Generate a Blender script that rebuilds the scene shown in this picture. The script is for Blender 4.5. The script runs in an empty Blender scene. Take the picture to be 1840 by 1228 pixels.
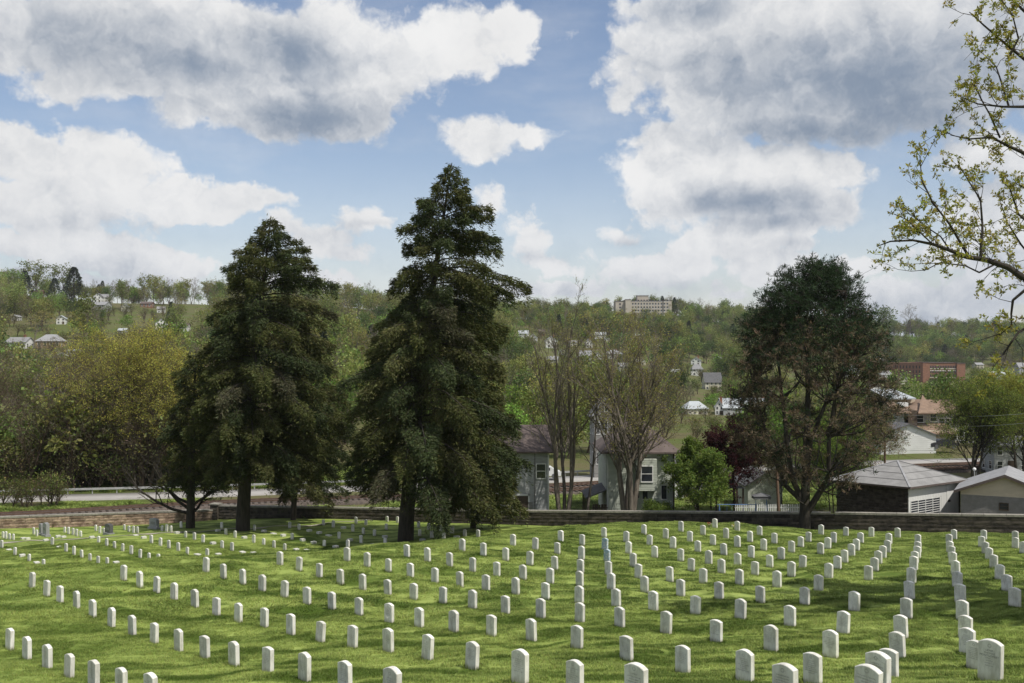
import bpy, math, random
import numpy as np
from mathutils import Vector, Matrix

# ------------------------------------------------------------------ camera, sky, sun, exposure
SC = bpy.context.scene
F = 1789.0; CX = 920.0; HY = 640.0          # focal length and horizon in photo pixels
cam_d = bpy.data.cameras.new('camera'); cam = bpy.data.objects.new('camera', cam_d)
SC.collection.objects.link(cam); SC.camera = cam
cam_d.sensor_width = 36.0; cam_d.lens = 35.0; cam_d.shift_y = 26 / 1840.0
cam_d.clip_start = 0.5; cam_d.clip_end = 9000
cam.location = (0, 0, 0); cam.rotation_euler = (math.radians(90), 0, 0)

SUN_EL = math.radians(59); SUN_DIR = Vector((0.72, -0.69, 0)).normalized()
sun_d = bpy.data.lights.new('sun', 'SUN'); sun = bpy.data.objects.new('sun', sun_d)
SC.collection.objects.link(sun)
sun_d.energy = 4.2; sun_d.angle = math.radians(0.5); sun_d.color = (1.0, 0.955, 0.87)
sv = Vector((SUN_DIR.x * math.cos(SUN_EL), SUN_DIR.y * math.cos(SUN_EL), math.sin(SUN_EL)))
sun.rotation_euler = (-sv).to_track_quat('-Z', 'Y').to_euler()

SC.view_settings.view_transform = 'Standard'; SC.view_settings.look = 'None'
SC.view_settings.exposure = 0.0; SC.view_settings.gamma = 1.0
SC.view_settings.use_curve_mapping = False
SC.render.engine = 'CYCLES'
SC.cycles.max_bounces = 5; SC.cycles.diffuse_bounces = 3; SC.cycles.glossy_bounces = 2
SC.cycles.transmission_bounces = 4; SC.cycles.transparent_max_bounces = 6
SC.cycles.caustics_reflective = False; SC.cycles.caustics_refractive = False


class NT:
    """small helper round a node tree"""
    def __init__(s, nt):
        s.nt = nt; s.l = nt.links
    def n(s, t, **k):
        o = s.nt.nodes.new(t)
        for a, b in k.items():
            setattr(o, a, b)
        return o
    def put(s, sock, v):
        if hasattr(v, 'is_output'):
            s.l.new(v, sock)
        else:
            sock.default_value = v
    def m(s, op, a, b=None, c=None, clamp=False):
        o = s.n('ShaderNodeMath', operation=op, use_clamp=clamp)
        s.put(o.inputs[0], a)
        if b is not None: s.put(o.inputs[1], b)
        if c is not None: s.put(o.inputs[2], c)
        return o.outputs[0]
    def v(s, op, a, b=None, c=None):
        o = s.n('ShaderNodeVectorMath', operation=op)
        s.put(o.inputs[0], a)
        if b is not None: s.put(o.inputs[1], b)
        if c is not None: s.put(o.inputs[2], c)
        return o.outputs['Value'] if op in ('LENGTH', 'DOT_PRODUCT', 'DISTANCE') else o.outputs[0]
    def noise(s, vec, scale, detail=3, rough=0.5, out='Fac'):
        o = s.n('ShaderNodeTexNoise')
        if vec is not None: s.l.new(vec, o.inputs['Vector'])
        o.inputs['Scale'].default_value = scale; o.inputs['Detail'].default_value = detail
        o.inputs['Roughness'].default_value = rough
        return o.outputs[out]
    def ramp(s, x, lo, hi, a=0.0, b=1.0, smooth=True):
        o = s.n('ShaderNodeMapRange'); o.interpolation_type = 'SMOOTHSTEP' if smooth else 'LINEAR'
        s.put(o.inputs[0], x)
        for i, q in enumerate((lo, hi, a, b)): o.inputs[i + 1].default_value = q
        return o.outputs[0]
    def mix(s, f, a, b, mode='MIX'):
        o = s.n('ShaderNodeMix', data_type='RGBA', blend_type=mode)
        s.put(o.inputs[0], f)
        for i, q in ((6, a), (7, b)):
            s.put(o.inputs[i], q if hasattr(q, 'is_output') else (*q[:3], 1))
        return o.outputs[2]
    def xyz(s, v):
        o = s.n('ShaderNodeSeparateXYZ'); s.l.new(v, o.inputs[0]); return o.outputs
    def comb(s, x, y, z):
        o = s.n('ShaderNodeCombineXYZ')
        for i, q in enumerate((x, y, z)): s.put(o.inputs[i], q)
        return o.outputs[0]


def azel(px, py):
    return math.atan((px - CX) / F), math.atan((HY - py) / math.hypot(F, px - CX))

world = bpy.data.worlds.new('World'); SC.world = world; world.use_nodes = True
nt = world.node_tree; nt.nodes.clear(); W = NT(nt)
sky = W.n('ShaderNodeTexSky', sky_type='NISHITA'); sky.sun_disc = False
sky.sun_elevation = SUN_EL; sky.sun_rotation = math.atan2(SUN_DIR.x, SUN_DIR.y)
sky.altitude = 300; sky.air_density = 1.0; sky.dust_density = 1.4; sky.ozone_density = 1.3
tc = W.n('ShaderNodeTexCoord'); D = tc.outputs['Generated']
dx, dy, dz = W.xyz(D)
az = W.m('ARCTAN2', dx, dy)
hor = W.m('SQRT', W.m('ADD', W.m('MULTIPLY', dx, dx), W.m('MULTIPLY', dy, dy)))
el = W.m('ARCTAN2', dz, hor)
n1 = W.noise(D, 7.0, 4, 0.55, 'Color'); n2 = W.noise(D, 30.0, 4, 0.6, 'Color')
warp = W.v('ADD', W.v('SCALE', W.v('SUBTRACT', n1, (0.5, 0.5, 0.5)), None), W.v('SCALE', W.v('SUBTRACT', n2, (0.5, 0.5, 0.5)), None))
# scale sockets of the two warps
sc_nodes = [q for q in nt.nodes if q.bl_idname == 'ShaderNodeVectorMath' and q.operation == 'SCALE']
sc_nodes[0].inputs[3].default_value = 0.09; sc_nodes[1].inputs[3].default_value = 0.03
P = W.v('ADD', W.comb(az, el, 0.0), warp)
BL = [(330,70,340,95),(600,110,230,110),(470,190,190,62),(90,30,190,80),(800,80,110,95),(890,50,75,75),(620,205,105,52),(200,130,150,40),
      (110,290,190,60),(60,365,190,65),(300,345,210,32),(150,455,330,40),(480,355,70,16),(30,250,120,45),
      (740,331,20,9),(672,383,44,21),(738,362,34,15),(884,355,24,24),(862,262,62,38),(925,250,60,15),(585,432,52,28),(640,455,60,18),(540,405,35,18),
      (1420,80,310,105),(1300,130,210,95),(1600,140,230,100),(1430,210,150,60),(1160,75,75,45),(1500,10,380,60),(1180,20,90,40),(1760,90,200,110),
      (1125,188,36,28),(1008,72,26,22),(1215,320,130,72),(1400,315,150,42),(1320,370,190,58),(1500,375,75,52),
      (955,415,58,50),(1112,412,48,26),(1010,455,90,34),(1180,482,118,40),(1350,442,150,28),(1400,400,170,40),(1330,530,48,24),
      (1500,478,170,26),(1650,545,230,52),(1800,265,95,62),(1790,390,90,60),(1000,505,160,22),(1800,470,120,50),(560,500,150,26),(80,510,160,22)]
GR = [(180,70,210,60,.75),(500,100,130,60,.85),(570,212,170,42,1.0),(310,120,190,50,.75),(400,170,190,45,.5),(1560,150,300,95,1.0),(1250,20,95,40,.8),(1640,190,230,60,1.0),(1470,240,190,36,1.1),
      (1350,110,190,70,.6),(1340,372,170,28,.85),(1400,402,140,22,.7),(1450,440,120,22,.4),(1650,560,260,50,.6),(120,405,260,22,.35),(100,500,260,30,.55),(1050,515,200,26,.45),
      (960,455,70,18,.4),(1220,520,120,18,.45),(1800,330,120,50,.5),(1800,480,140,40,.5),(1110,432,50,9,.35),(672,398,50,7,.3)]
def blob_field(lst, pos, weighted):
    acc = None
    for b in lst:
        a, e = azel(b[0], b[1])
        d = W.v('LENGTH', W.v('MULTIPLY', W.v('SUBTRACT', pos, (a, e, 0)), (F / b[2], F / b[3], 0)))
        m = W.m('SUBTRACT', 1.0, d)
        if not weighted: m = W.m('MULTIPLY', m, min(1.0, (b[2] * b[3]) ** .5 / 75))
        if weighted: m = W.m('MULTIPLY', W.ramp(d, 2.0, -0.5), b[4] * 1.38)
        if acc is None: acc = m
        else:
            acc = W.m('SMOOTH_MAX', acc, m, 0.12 if not weighted else 0.05)
    return acc
mask = blob_field(BL, P, False)
soft = W.v('ADD', W.comb(az, el, 0.0), W.v('MULTIPLY', W.v('SUBTRACT', n1, (0.5, 0.5, 0.5)), (0.09, 0.05, 0)))
grey = blob_field(GR, soft, True)
# generic broken cumulus for the rest of the dome
zc = W.m('MAXIMUM', W.m('ADD', dz, 0.12), 0.06)
plan = W.comb(W.m('DIVIDE', dx, zc), W.m('DIVIDE', dy, zc), 0.3)
gen = W.noise(plan, 0.9, 7, 0.55)
inview = W.m('MULTIPLY', W.ramp(W.m('ABSOLUTE', az), 0.62, 0.5), W.ramp(el, 0.50, 0.38))
genm = W.m('SUBTRACT', W.m('MULTIPLY', W.m('SUBTRACT', gen, 0.47), 5.0), W.m('MULTIPLY', inview, 3.0))
fb = W.noise(W.v('MULTIPLY', D, (1, 1, 1.5)), 8.0, 9, 0.58)
def puff(vec):
    o = W.n('ShaderNodeTexVoronoi', feature='F1', voronoi_dimensions='3D'); W.l.new(vec, o.inputs['Vector'])
    o.inputs['Scale'].default_value = 15.0; o.inputs['Detail'].default_value = 3.2; o.inputs['Roughness'].default_value = 0.55; o.inputs['Lacunarity'].default_value = 2.3
    o.normalize = True
    return W.m('SUBTRACT', 1.0, o.outputs['Distance'])
wd_ = W.v('ADD', D, W.v('MULTIPLY', W.v('SUBTRACT', n2, (0.5, 0.5, 0.5)), (0.05, 0.05, 0.05)))
pf = puff(wd_); pf2 = puff(W.v('ADD', wd_, (0.011, 0.0, 0.015)))
dens = W.m('ADD', W.m('ADD', W.m('MAXIMUM', mask, genm), W.m('MULTIPLY', W.m('SUBTRACT', fb, 0.5), 1.5)), W.m('MULTIPLY', W.m('SUBTRACT', pf, 0.725), 1.5))
cov = W.ramp(dens, -0.10, 0.26)
# thin veil towards the horizon
wisp = W.ramp(W.noise(W.comb(W.m('MULTIPLY', az, 1.0), W.m('MULTIPLY', el, 3.0), 0.0), 4.0, 7, 0.6), 0.42, 0.75, 0.0, 0.55)
veil = W.m('MULTIPLY', W.ramp(el, 0.22, 0.0), 0.55)
cov = W.m('MAXIMUM', cov, W.m('MAXIMUM', W.m('MULTIPLY', wisp, 0.55), veil))
relief = W.m('MULTIPLY', W.m('SUBTRACT', pf, pf2), 2.2)
edge = W.ramp(dens, 0.0, 0.75)                         # thick cores go greyer
gg = W.m('ADD', W.m('ADD', W.m('MULTIPLY', grey, 1.22), 0.04), W.m('MULTIPLY', W.m('MULTIPLY', edge, W.m('SUBTRACT', 1.0, inview)), 0.6))
gg = W.m('SUBTRACT', W.m('ADD', gg, W.m('MULTIPLY', W.m('SUBTRACT', fb, 0.5), 0.9)), relief)
gg = W.ramp(gg, -0.25, 1.75)
K = 1 / 0.13                                               # background strength is 0.1
ccol = W.mix(gg, (0.86 * K, 0.86 * K, 0.86 * K), (0.24 * K, 0.30 * K, 0.395 * K))
tex_ = W.m('ADD', 0.88, W.m('MULTIPLY', W.noise(D, 5.0, 6, 0.55), 0.24)); ccol = W.mix(1.0, ccol, W.comb(tex_, tex_, tex_), 'MULTIPLY')
ccol = W.mix(W.m('MULTIPLY', veil, 0.5), ccol, (0.52 * K, 0.57 * K, 0.66 * K))
skyc = W.mix(1.0, sky.outputs[0], (1.14, 1.04, 1.00), 'MULTIPLY')
final = W.mix(cov, skyc, ccol)
bg = W.n('ShaderNodeBackground'); W.l.new(final, bg.inputs[0]); bg.inputs[1].default_value = 0.13
wo = W.n('ShaderNodeOutputWorld'); W.l.new(bg.outputs[0], wo.inputs[0])
world.cycles.sampling_method = 'MANUAL'; world.cycles.sample_map_resolution = 512

# ------------------------------------------------------------------ helpers
RNG = np.random.default_rng(11); random.seed(5)
COL = SC.collection

def tag(o, label=None, cat=None, group=None, kind=None):
    if label: o['label'] = label
    if cat: o['category'] = cat
    if group: o['group'] = group
    if kind: o['kind'] = kind
    return o

def empty(name, loc, rz=0.0):
    o = bpy.data.objects.new(name, None); COL.objects.link(o)
    o.location = loc; o.rotation_euler = (0, 0, rz); o.empty_display_size = 0.5
    return o

def link(name, me, parent=None, loc=(0, 0, 0), rot=(0, 0, 0), scale=None):
    o = bpy.data.objects.new(name, me); COL.objects.link(o)
    o.location = loc; o.rotation_euler = rot
    if scale is not None: o.scale = scale
    if parent: o.parent = parent
    return o

class MB:
    """collects polygons (numpy or lists) and makes one mesh"""
    def __init__(s):
        s.v = []; s.f = []; s.mi = []; s.c = []; s.n = 0; s.cur = 0; s.col = (1, 1, 1)
    def add(s, v, f, col=None, mi=None):
        v = np.asarray(v, float).reshape(-1, 3)
        s.v.append(v); k = s.n
        for q in f: s.f.append(tuple(i + k for i in q))
        s.mi += [s.cur if mi is None else mi] * len(f)
        c = s.col if col is None else col
        s.c.append(np.tile(np.asarray(c, float), (len(v), 1)) if np.ndim(c) == 1 else np.asarray(c, float))
        s.n += len(v)
    def box(s, x0, x1, y0, y1, z0, z1, mi=None, col=None):
        v = [(x0,y0,z0),(x1,y0,z0),(x1,y1,z0),(x0,y1,z0),(x0,y0,z1),(x1,y0,z1),(x1,y1,z1),(x0,y1,z1)]
        s.add(v, [(0,3,2,1),(4,5,6,7),(0,1,5,4),(1,2,6,5),(2,3,7,6),(3,0,4,7)], col, mi)
    def bar(s, p, q, w, h=None, n=4, mi=None, w2=None, col=None):
        p = np.array(p, float); q = np.array(q, float); d = q - p; L = np.linalg.norm(d); d = d / max(L, 1e-9)
        up = np.array((0, 0, 1.0)) if abs(d[2]) < 0.9 else np.array((0, 1.0, 0))
        a = np.cross(d, up); a /= np.linalg.norm(a); b = np.cross(a, d)
        h = h or w; w2 = w2 if w2 is not None else w; rr = h / w
        vs = []
        for c, r in ((p, w / 2), (q, w2 / 2)):
            for i in range(n):
                t = 2 * math.pi * (i + 0.5) / n; k = math.sqrt(2) if n == 4 else 1
                vs.append(c + a * math.cos(t) * r * k + b * math.sin(t) * r * rr * k)
        f = [(i, (i + 1) % n, n + (i + 1) % n, n + i) for i in range(n)] + [tuple(range(n - 1, -1, -1)), tuple(range(n, 2 * n))]
        s.add(vs, f, col, mi)
    def mesh(s, name, mats, smooth=False):
        me = bpy.data.meshes.new(name)
        V = np.concatenate(s.v) if s.v else np.zeros((0, 3))
        me.from_pydata(V.tolist(), [], s.f)
        for m in (mats if isinstance(mats, (list, tuple)) else [mats]): me.materials.append(m)
        if len(set(s.mi)) > 1 or (s.mi and s.mi[0]): me.polygons.foreach_set('material_index', s.mi)
        if smooth: me.polygons.foreach_set('use_smooth', [True] * len(s.f))
        me.update(); return me
    def build(s, name, mats, parent=None, loc=(0, 0, 0), rot=(0, 0, 0), smooth=False):
        return link(name, s.mesh(name, mats, smooth), parent, loc, rot)

def fast_mesh(name, V, Fc, mats, mi=None, col=None, smooth=False):
    """V (n,3), Fc list of arrays each (m,k) of polygons with k corners"""
    me = bpy.data.meshes.new(name)
    V = np.asarray(V, np.float32); me.vertices.add(len(V)); me.vertices.foreach_set('co', V.ravel())
    Fc = [np.asarray(f) for f in Fc if len(f)]
    idx = np.concatenate([f.ravel() for f in Fc]).astype(np.int32)
    tot = np.concatenate([np.full(len(f), f.shape[1]) for f in Fc]).astype(np.int32)
    start = np.concatenate([[0], np.cumsum(tot)[:-1]]).astype(np.int32)
    me.loops.add(len(idx)); me.loops.foreach_set('vertex_index', idx)
    me.polygons.add(len(tot)); me.polygons.foreach_set('loop_start', start)
    for m in (mats if isinstance(mats, (list, tuple)) else [mats]): me.materials.append(m)
    if mi is not None: me.polygons.foreach_set('material_index', np.asarray(mi, np.int32))
    if smooth: me.polygons.foreach_set('use_smooth', np.ones(len(tot), bool))
    me.update(calc_edges=True)
    if col is not None:
        at = me.attributes.new('tint', 'FLOAT_COLOR', 'POINT')
        c4 = np.ones((len(V), 4), np.float32); c4[:, :3] = col
        at.data.foreach_set('color', c4.ravel())
    return me

# ------------------------------------------------------------------ materials
def new_mat(name, rough=0.8, spec=0.3):
    m = bpy.data.materials.new(name); m.use_nodes = True
    t = NT(m.node_tree); b = m.node_tree.nodes['Principled BSDF']
    b.inputs['Roughness'].default_value = rough; b.inputs['Specular IOR Level'].default_value = spec
    return m, t, b

def bump(t, b, h, dist, strength=1.0):
    q = t.n('ShaderNodeBump'); q.inputs['Strength'].default_value = strength; q.inputs['Distance'].default_value = dist
    t.l.new(h, q.inputs['Height']); t.l.new(q.outputs[0], b.inputs['Normal'])

def mat(name, c, rough=0.8, var=0.25, scale=3.0, c2=None, bmp=0.0, spec=0.3, stretch=None, detail=5, obj_coords=False, rand=0.0, metal=0.0):
    m, t, b = new_mat(name, rough, spec)
    b.inputs['Metallic'].default_value = metal
    if obj_coords: pos = t.n('ShaderNodeTexCoord').outputs['Object']
    else: pos = t.n('ShaderNodeNewGeometry').outputs['Position']
    if stretch: pos = t.v('MULTIPLY', pos, stretch)
    nz = t.noise(pos, scale, detail, 0.6)
    c2 = c2 or tuple(q * (1 - var) for q in c)
    colr = t.mix(t.ramp(nz, 0.3, 0.7), c2, c)
    if rand:
        oi = t.n('ShaderNodeObjectInfo').outputs['Random']
        g = t.m('ADD', 1 - rand, t.m('MULTIPLY', oi, 2 * rand))
        colr = t.mix(1.0, colr, t.comb(g, g, g), 'MULTIPLY')
    t.l.new(colr, b.inputs['Base Color'])
    if bmp: bump(t, b, nz, bmp)
    return m

def leaf_mat(name, trans=0.35, rough=0.75, gain=1.0, rand=0.0):
    m = bpy.data.materials.new(name); m.use_nodes = True; t = NT(m.node_tree)
    m.node_tree.nodes.remove(m.node_tree.nodes['Principled BSDF'])
    a = t.n('ShaderNodeAttribute', attribute_name='tint').outputs['Color']
    if gain != 1: a = t.mix(1.0, a, (gain, gain, gain), 'MULTIPLY')
    if rand:
        q = t.n('ShaderNodeObjectInfo').outputs['Random']; w = t.n('ShaderNodeTexWhiteNoise', noise_dimensions='1D'); t.l.new(q, w.inputs['W'])
        g = t.m('ADD', 1 - rand, t.m('MULTIPLY', q, 2 * rand)); g2 = t.m('ADD', .88, t.m('MULTIPLY', w.outputs['Value'], .24))
        a = t.mix(1.0, a, t.comb(t.m('MULTIPLY', g, g2), g, g), 'MULTIPLY')
    d = t.n('ShaderNodeBsdfDiffuse'); tr = t.n('ShaderNodeBsdfTranslucent'); mx = t.n('ShaderNodeMixShader')
    t.l.new(a, d.inputs[0])
    t.l.new(t.mix(1.0, a, (1.15, 1.15, 0.6), 'MULTIPLY'), tr.inputs[0])
    mx.inputs[0].default_value = trans
    t.l.new(d.outputs[0], mx.inputs[1]); t.l.new(tr.outputs[0], mx.inputs[2])
    t.l.new(mx.outputs[0], m.node_tree.nodes['Material Output'].inputs[0])
    return m

M = {}
M['leaf'] = leaf_mat('leaf', 0.35)
M['far_leaf'] = leaf_mat('far_leaf', 0.35, rand=0.34)
M['needle'] = leaf_mat('needle', 0.12)
M['bark_dark'] = mat('bark_dark', (0.060, 0.050, 0.040), 0.95, c2=(0.028, 0.024, 0.020), scale=2.5, stretch=(3, 3, 0.5), bmp=0.05)
M['bark_grey'] = mat('bark_grey', (0.20, 0.17, 0.14), 0.95, c2=(0.09, 0.075, 0.06), scale=1.6, stretch=(3, 3, 0.6), bmp=0.03)
M['bark_brown'] = mat('bark_brown', (0.13, 0.095, 0.065), 0.95, c2=(0.06, 0.045, 0.032), scale=1.6, stretch=(3, 3, 0.6), bmp=0.03)

def grass_color(t, far=False):
    pos = t.n('ShaderNodeNewGeometry').outputs['Position']
    flat = t.v('MULTIPLY', pos, (1, 1, 0))
    pr = t.v('MULTIPLY', t.v('ADD', flat, t.v('MULTIPLY', t.noise(flat, 0.35, 3, 0.5, 'Color'), (3, 3, 0))), (0.55, 1.5, 1))
    a = t.noise(pr, 0.55, 4, 0.55)
    b = t.noise(flat, 0.09, 3, 0.5)
    c = t.noise(flat, 7.0, 4, 0.65)
    mixf = t.m('ADD', t.m('MULTIPLY', a, 0.75), t.m('MULTIPLY', c, 0.25))
    col = t.mix(t.ramp(mixf, 0.41, 0.585), (0.064, 0.105, 0.012), (0.275, 0.335, 0.085))  # patches of differing green, with shade of the uneven ground painted in too
    col = t.mix(t.ramp(b, 0.4, 0.7, 0, 0.4), col, (0.205, 0.27, 0.058))
    return col, c

m_, t_, b_ = new_mat('lawn_soil_and_grass', 0.9, 0.15); col_, c_ = grass_color(t_)
t_.l.new(t_.mix(0.7, (0.6, 0.6, 0.5), (1, 1, 1), 'MIX') if False else col_, b_.inputs['Base Color']); bump(t_, b_, c_, 0.05, 0.9); M['lawn'] = m_
m_, t_, b_ = new_mat('grass_blade', 0.6, 0.25); col_, c_ = grass_color(t_)
at_ = t_.n('ShaderNodeAttribute', attribute_name='tint').outputs['Color']
t_.l.new(t_.mix(1.0, col_, at_, 'MULTIPLY'), b_.inputs['Base Color'])
M['blade'] = m_
# rough ground beyond the wall
m_, t_, b_ = new_mat('rough_ground', 0.95, 0.1)
pos_ = t_.n('ShaderNodeNewGeometry').outputs['Position']
a_ = t_.noise(pos_, 0.05, 5, 0.6); c_ = t_.noise(pos_, 0.7, 5, 0.7)
col_ = t_.mix(t_.ramp(t_.m('ADD', t_.m('MULTIPLY', a_, .6), t_.m('MULTIPLY', c_, .4)), 0.4, 0.6), (0.085, 0.11, 0.028), (0.12, 0.105, 0.055))
t_.l.new(col_, b_.inputs['Base Color']); bump(t_, b_, c_, 0.3); M['rough'] = m_
# ------------------------------------------------------------------ terrain
def wall_y(X):
    X = np.asarray(X, float)
    return np.where(X > -29, 98 - 0.38 * (X + 29), 98 + 0.42 * (X + 29))
def ray(px, py, Y): return ((px - CX) / F * Y, Y, (HY - py) / F * Y)
def wall_at(px):
    u = (px - CX) / F
    Y = (98 - 0.38 * 29) / (1 + 0.38 * u)
    if u * Y < -29: Y = (98 + 0.42 * 29) / (1 - 0.42 * u)
    return Y
ctrl = [ray(*q) for q in [
 (1779,1222,14.6),(1600,1222,18.5),(1338,1226,20.5),(1126,1188,22.5),(955,1152,27.3),(1385,1170,24.5),(1492,1182,23),(1534,1099,31),(1114,1127,29),(1093,1034,43),
 (547,1222,22),(124,1219,23.7),(17,1168,28.3),(57,1057,38.5),(370,1029,41.2),(503,1016,44),(624,1009,45),(731,1002,45.5),(830,992,47),(922,981,52),(1085,966,58),
 (1223,955,61),(1365,962,61.5),(1475,961,65),(1613,966,62.5),(1714,970,60.5),(1800,968,60),(1700,1060,36),(1830,1085,31),
 (0,1023,42.5),(120,1021,43.2),(260,1009,45.8),(340,1001,47.5),(480,995,49),(627,984,51.5),(773,972,54),(903,962,57.5),(998,955,61),(1076,949,63.5),(1155,943,66.5),(1240,939,68.5),(1330,943,69.5),
 (3,985,76),(78,1021,67),(133,997,70),(193,1016,67),(336,996,70),(94,980,74),(457,954,84),(582,983,74),(649,976,77),(520,949,86),(640,941,88),(696,937,91),(325,949,88),(60,962,87),(223,953,90),
 (870,948,81),(700,984,72),(800,960,78)]]
for u in (-0.62, -0.5, -0.4, -0.3, -0.2): ctrl.append((u * 57.5, 57.5, -13.6 + 0.3 * (u + 0.3)))
for px, py in ((-200,958),(0,949),(150,946),(300,941),(390,934),(530,931),(700,935),(850,941),(1000,946),(1130,950),(1300,953),(1500,955),(1700,958),(1840,960),(2000,963)):
    ctrl.append(ray(px, py, wall_at(px)))
for X in (-30, -10, 10, 30): ctrl += [(X, 0, -1.75), (X, 6, -3.55), (X, -15, -1.6), (X * 1.5, 14, -5.6)]
CT = np.array(ctrl)
def tps_fit(P, lam):
    n = len(P); d = np.linalg.norm(P[:, None, :2] - P[None, :, :2], axis=2)
    K = np.where(d > 0, d * d * np.log(np.maximum(d, 1e-9)), 0) + lam * np.eye(n)
    A = np.zeros((n + 3, n + 3)); A[:n, :n] = K; A[:n, n] = 1; A[:n, n + 1:] = P[:, :2]
    A[n:, :n] = A[:n, n:].T
    return np.linalg.solve(A, np.concatenate([P[:, 2], np.zeros(3)]))
TW = tps_fit(CT, 12.0)
def tps(X, Y):
    X = np.asarray(X, float); Y = np.asarray(Y, float); sh = X.shape; x = X.ravel(); y = Y.ravel()
    out = np.empty(len(x)); n = len(CT)
    for i in range(0, len(x), 20000):
        a = x[i:i + 20000]; b = y[i:i + 20000]
        d2 = (a[:, None] - CT[None, :, 0]) ** 2 + (b[:, None] - CT[None, :, 1]) ** 2
        out[i:i + 20000] = (0.5 * d2 * np.log(np.maximum(d2, 1e-12))) @ TW[:n] + TW[n] + TW[n + 1] * a + TW[n + 2] * b
    return out.reshape(sh)
_w = [(random.uniform(0, 2 * math.pi), random.uniform(1.3, 4.5), random.uniform(0, 6.28)) for _ in range(16)]
def undul(X, Y):
    z = 0
    for a, wl, ph in _w:
        z = z + 0.0042 * wl * np.sin(2 * math.pi / wl * (X * math.cos(a) + Y * math.sin(a)) + ph)
    return z
def lawn_z(X, Y):
    X = np.asarray(X, float); Y = np.asarray(Y, float)
    return tps(X, Y) + undul(X, Y) * np.clip((Y + 5) / 8, 0, 1) * np.clip((wall_y(X) - Y) / 3, 0, 1)
# valley and hills beyond the wall: heights over (bearing, distance)
YS = np.array([120,160,250,400,560,750,950,1200,2500,8000.])
UPX = np.array([0,350,700,1000,1200,1400,1650,1840.]); UU = (UPX - CX) / F
HZ = np.array([[-16.3,-15.5,-9,1,20,44,40,30,0,0],[-16.3,-16,-11,2,20,39,38,28,0,0],[-16,-16,-14,-6,10,34,36,28,0,0],[-15.8,-16,-17,-12,0,16,36,30,0,0],
               [-15.6,-16,-18,-15,-6,12,40,35,0,0],[-15.3,-15.5,-18,-19,-18,-6,18,34,0,0],[-15,-14.6,-18,-20,-21,-21,-2,22,0,0],[-15,-14.6,-18,-20,-21,-20,0,23,0,0]])
def wall_base(X):
    Xc = np.clip(X, -62, 62); return tps(Xc, wall_y(Xc))
def far_z(X, Y):
    X = np.asarray(X, float); Y = np.asarray(Y, float)
    u = np.clip(X / np.maximum(Y, 1), UU[0] - .3, UU[-1] + .3)
    cols = np.stack([np.interp(u, UU, HZ[:, k]) for k in range(len(YS))], -1)
    Yc = np.clip(Y, YS[0], YS[-1]); k = np.clip(np.searchsorted(YS, Yc, side='right') - 1, 0, len(YS) - 2)
    t = (Yc - YS[k]) / (YS[k + 1] - YS[k]); t2 = t * t * (3 - 2 * t) * .6 + t * .4
    a = np.take_along_axis(cols, k[..., None], -1)[..., 0]; b = np.take_along_axis(cols, (k + 1)[..., None], -1)[..., 0]
    z = a + (b - a) * t2
    amp = np.clip((Y - 200) / 400, 0, 1)
    z = z + amp * (1.6 * np.sin(X / 37 + Y / 61) + 1.1 * np.sin(X / 19 - Y / 43 + 1))
    yw = wall_y(X); s = np.clip((Y - yw) / 11.0, 0, 1); s = s * s * (3 - 2 * s)
    near = s < 1
    if np.any(near):
        zb = wall_base(X) - 0.0
        z = np.where(near, zb + (z - zb) * s, z)
    return z
def ground(X, Y):
    X = np.asarray(X, float); Y = np.asarray(Y, float)
    return np.where(Y < wall_y(X), lawn_z(X, Y), far_z(X, Y))
def hit(px, py, y0, y1, fn, n=500):
    u = (px - CX) / F; w = (HY - py) / F
    Y = np.geomspace(y0, y1, n); d = w * Y - fn(u * Y, Y)
    i = np.nonzero(d <= 0)[0]
    if len(i) == 0: k = int(np.argmin(d)); return Vector((u * Y[k], Y[k], float(fn(u * Y[k], Y[k]))))
    k = i[0]
    if k == 0: yy = Y[0]
    else: yy = Y[k - 1] + (Y[k] - Y[k - 1]) * d[k - 1] / (d[k - 1] - d[k])
    return Vector((u * yy, yy, float(fn(u * yy, yy))))
def G(px, py, y0=100, y1=1500): return hit(px, py, y0, y1, far_z)

def grid_obj(name, X, Y, Z, m, kind='structure'):
    h, w = X.shape; V = np.stack([X, Y, Z], -1).reshape(-1, 3)
    i = np.arange(h * w).reshape(h, w)
    f = np.stack([i[:-1, :-1], i[:-1, 1:], i[1:, 1:], i[1:, :-1]], -1).reshape(-1, 4)
    o = link(name, fast_mesh(name, V, [f], m, smooth=True)); tag(o, kind=kind); return o
# lawn: ruled grid from behind the camera up to the wall line
xs = np.concatenate([np.arange(-62, -50, 1.0), np.arange(-50, 46, 0.33), np.arange(46, 62, 1.0)])
vv = np.concatenate([np.linspace(0, .12, 12, endpoint=False), np.linspace(.12, 1, 300)])
X_, V_ = np.meshgrid(xs, vv); Yw_ = wall_y(X_); Y_ = -16 + (Yw_ + 16) * V_
tag(grid_obj('lawn', X_, Y_, lawn_z(X_, Y_), M['lawn']), 'mown green cemetery lawn falling away in terraces', kind='structure')
# back of the camera and the sides
for nm, x0, x1 in (('ground', -400, -62), ('ground', 62, 400)):
    a_, b_2 = np.meshgrid(np.linspace(x0, x1, 12), np.linspace(0, 1, 20)); yy_ = -16 + (wall_y(a_) + 16) * b_2
    a_c = np.clip(a_, -62, 62)
    zz_ = tps(a_c, np.minimum(yy_, wall_y(a_c)))
    grid_obj(nm, a_, yy_, zz_, M['lawn'])
a_, b_2 = np.meshgrid(np.linspace(-400, 400, 20), np.linspace(-400, -16, 10))
grid_obj('ground', a_, b_2, np.full(a_.shape, -1.6) + 0 * a_, M['lawn'])
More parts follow.
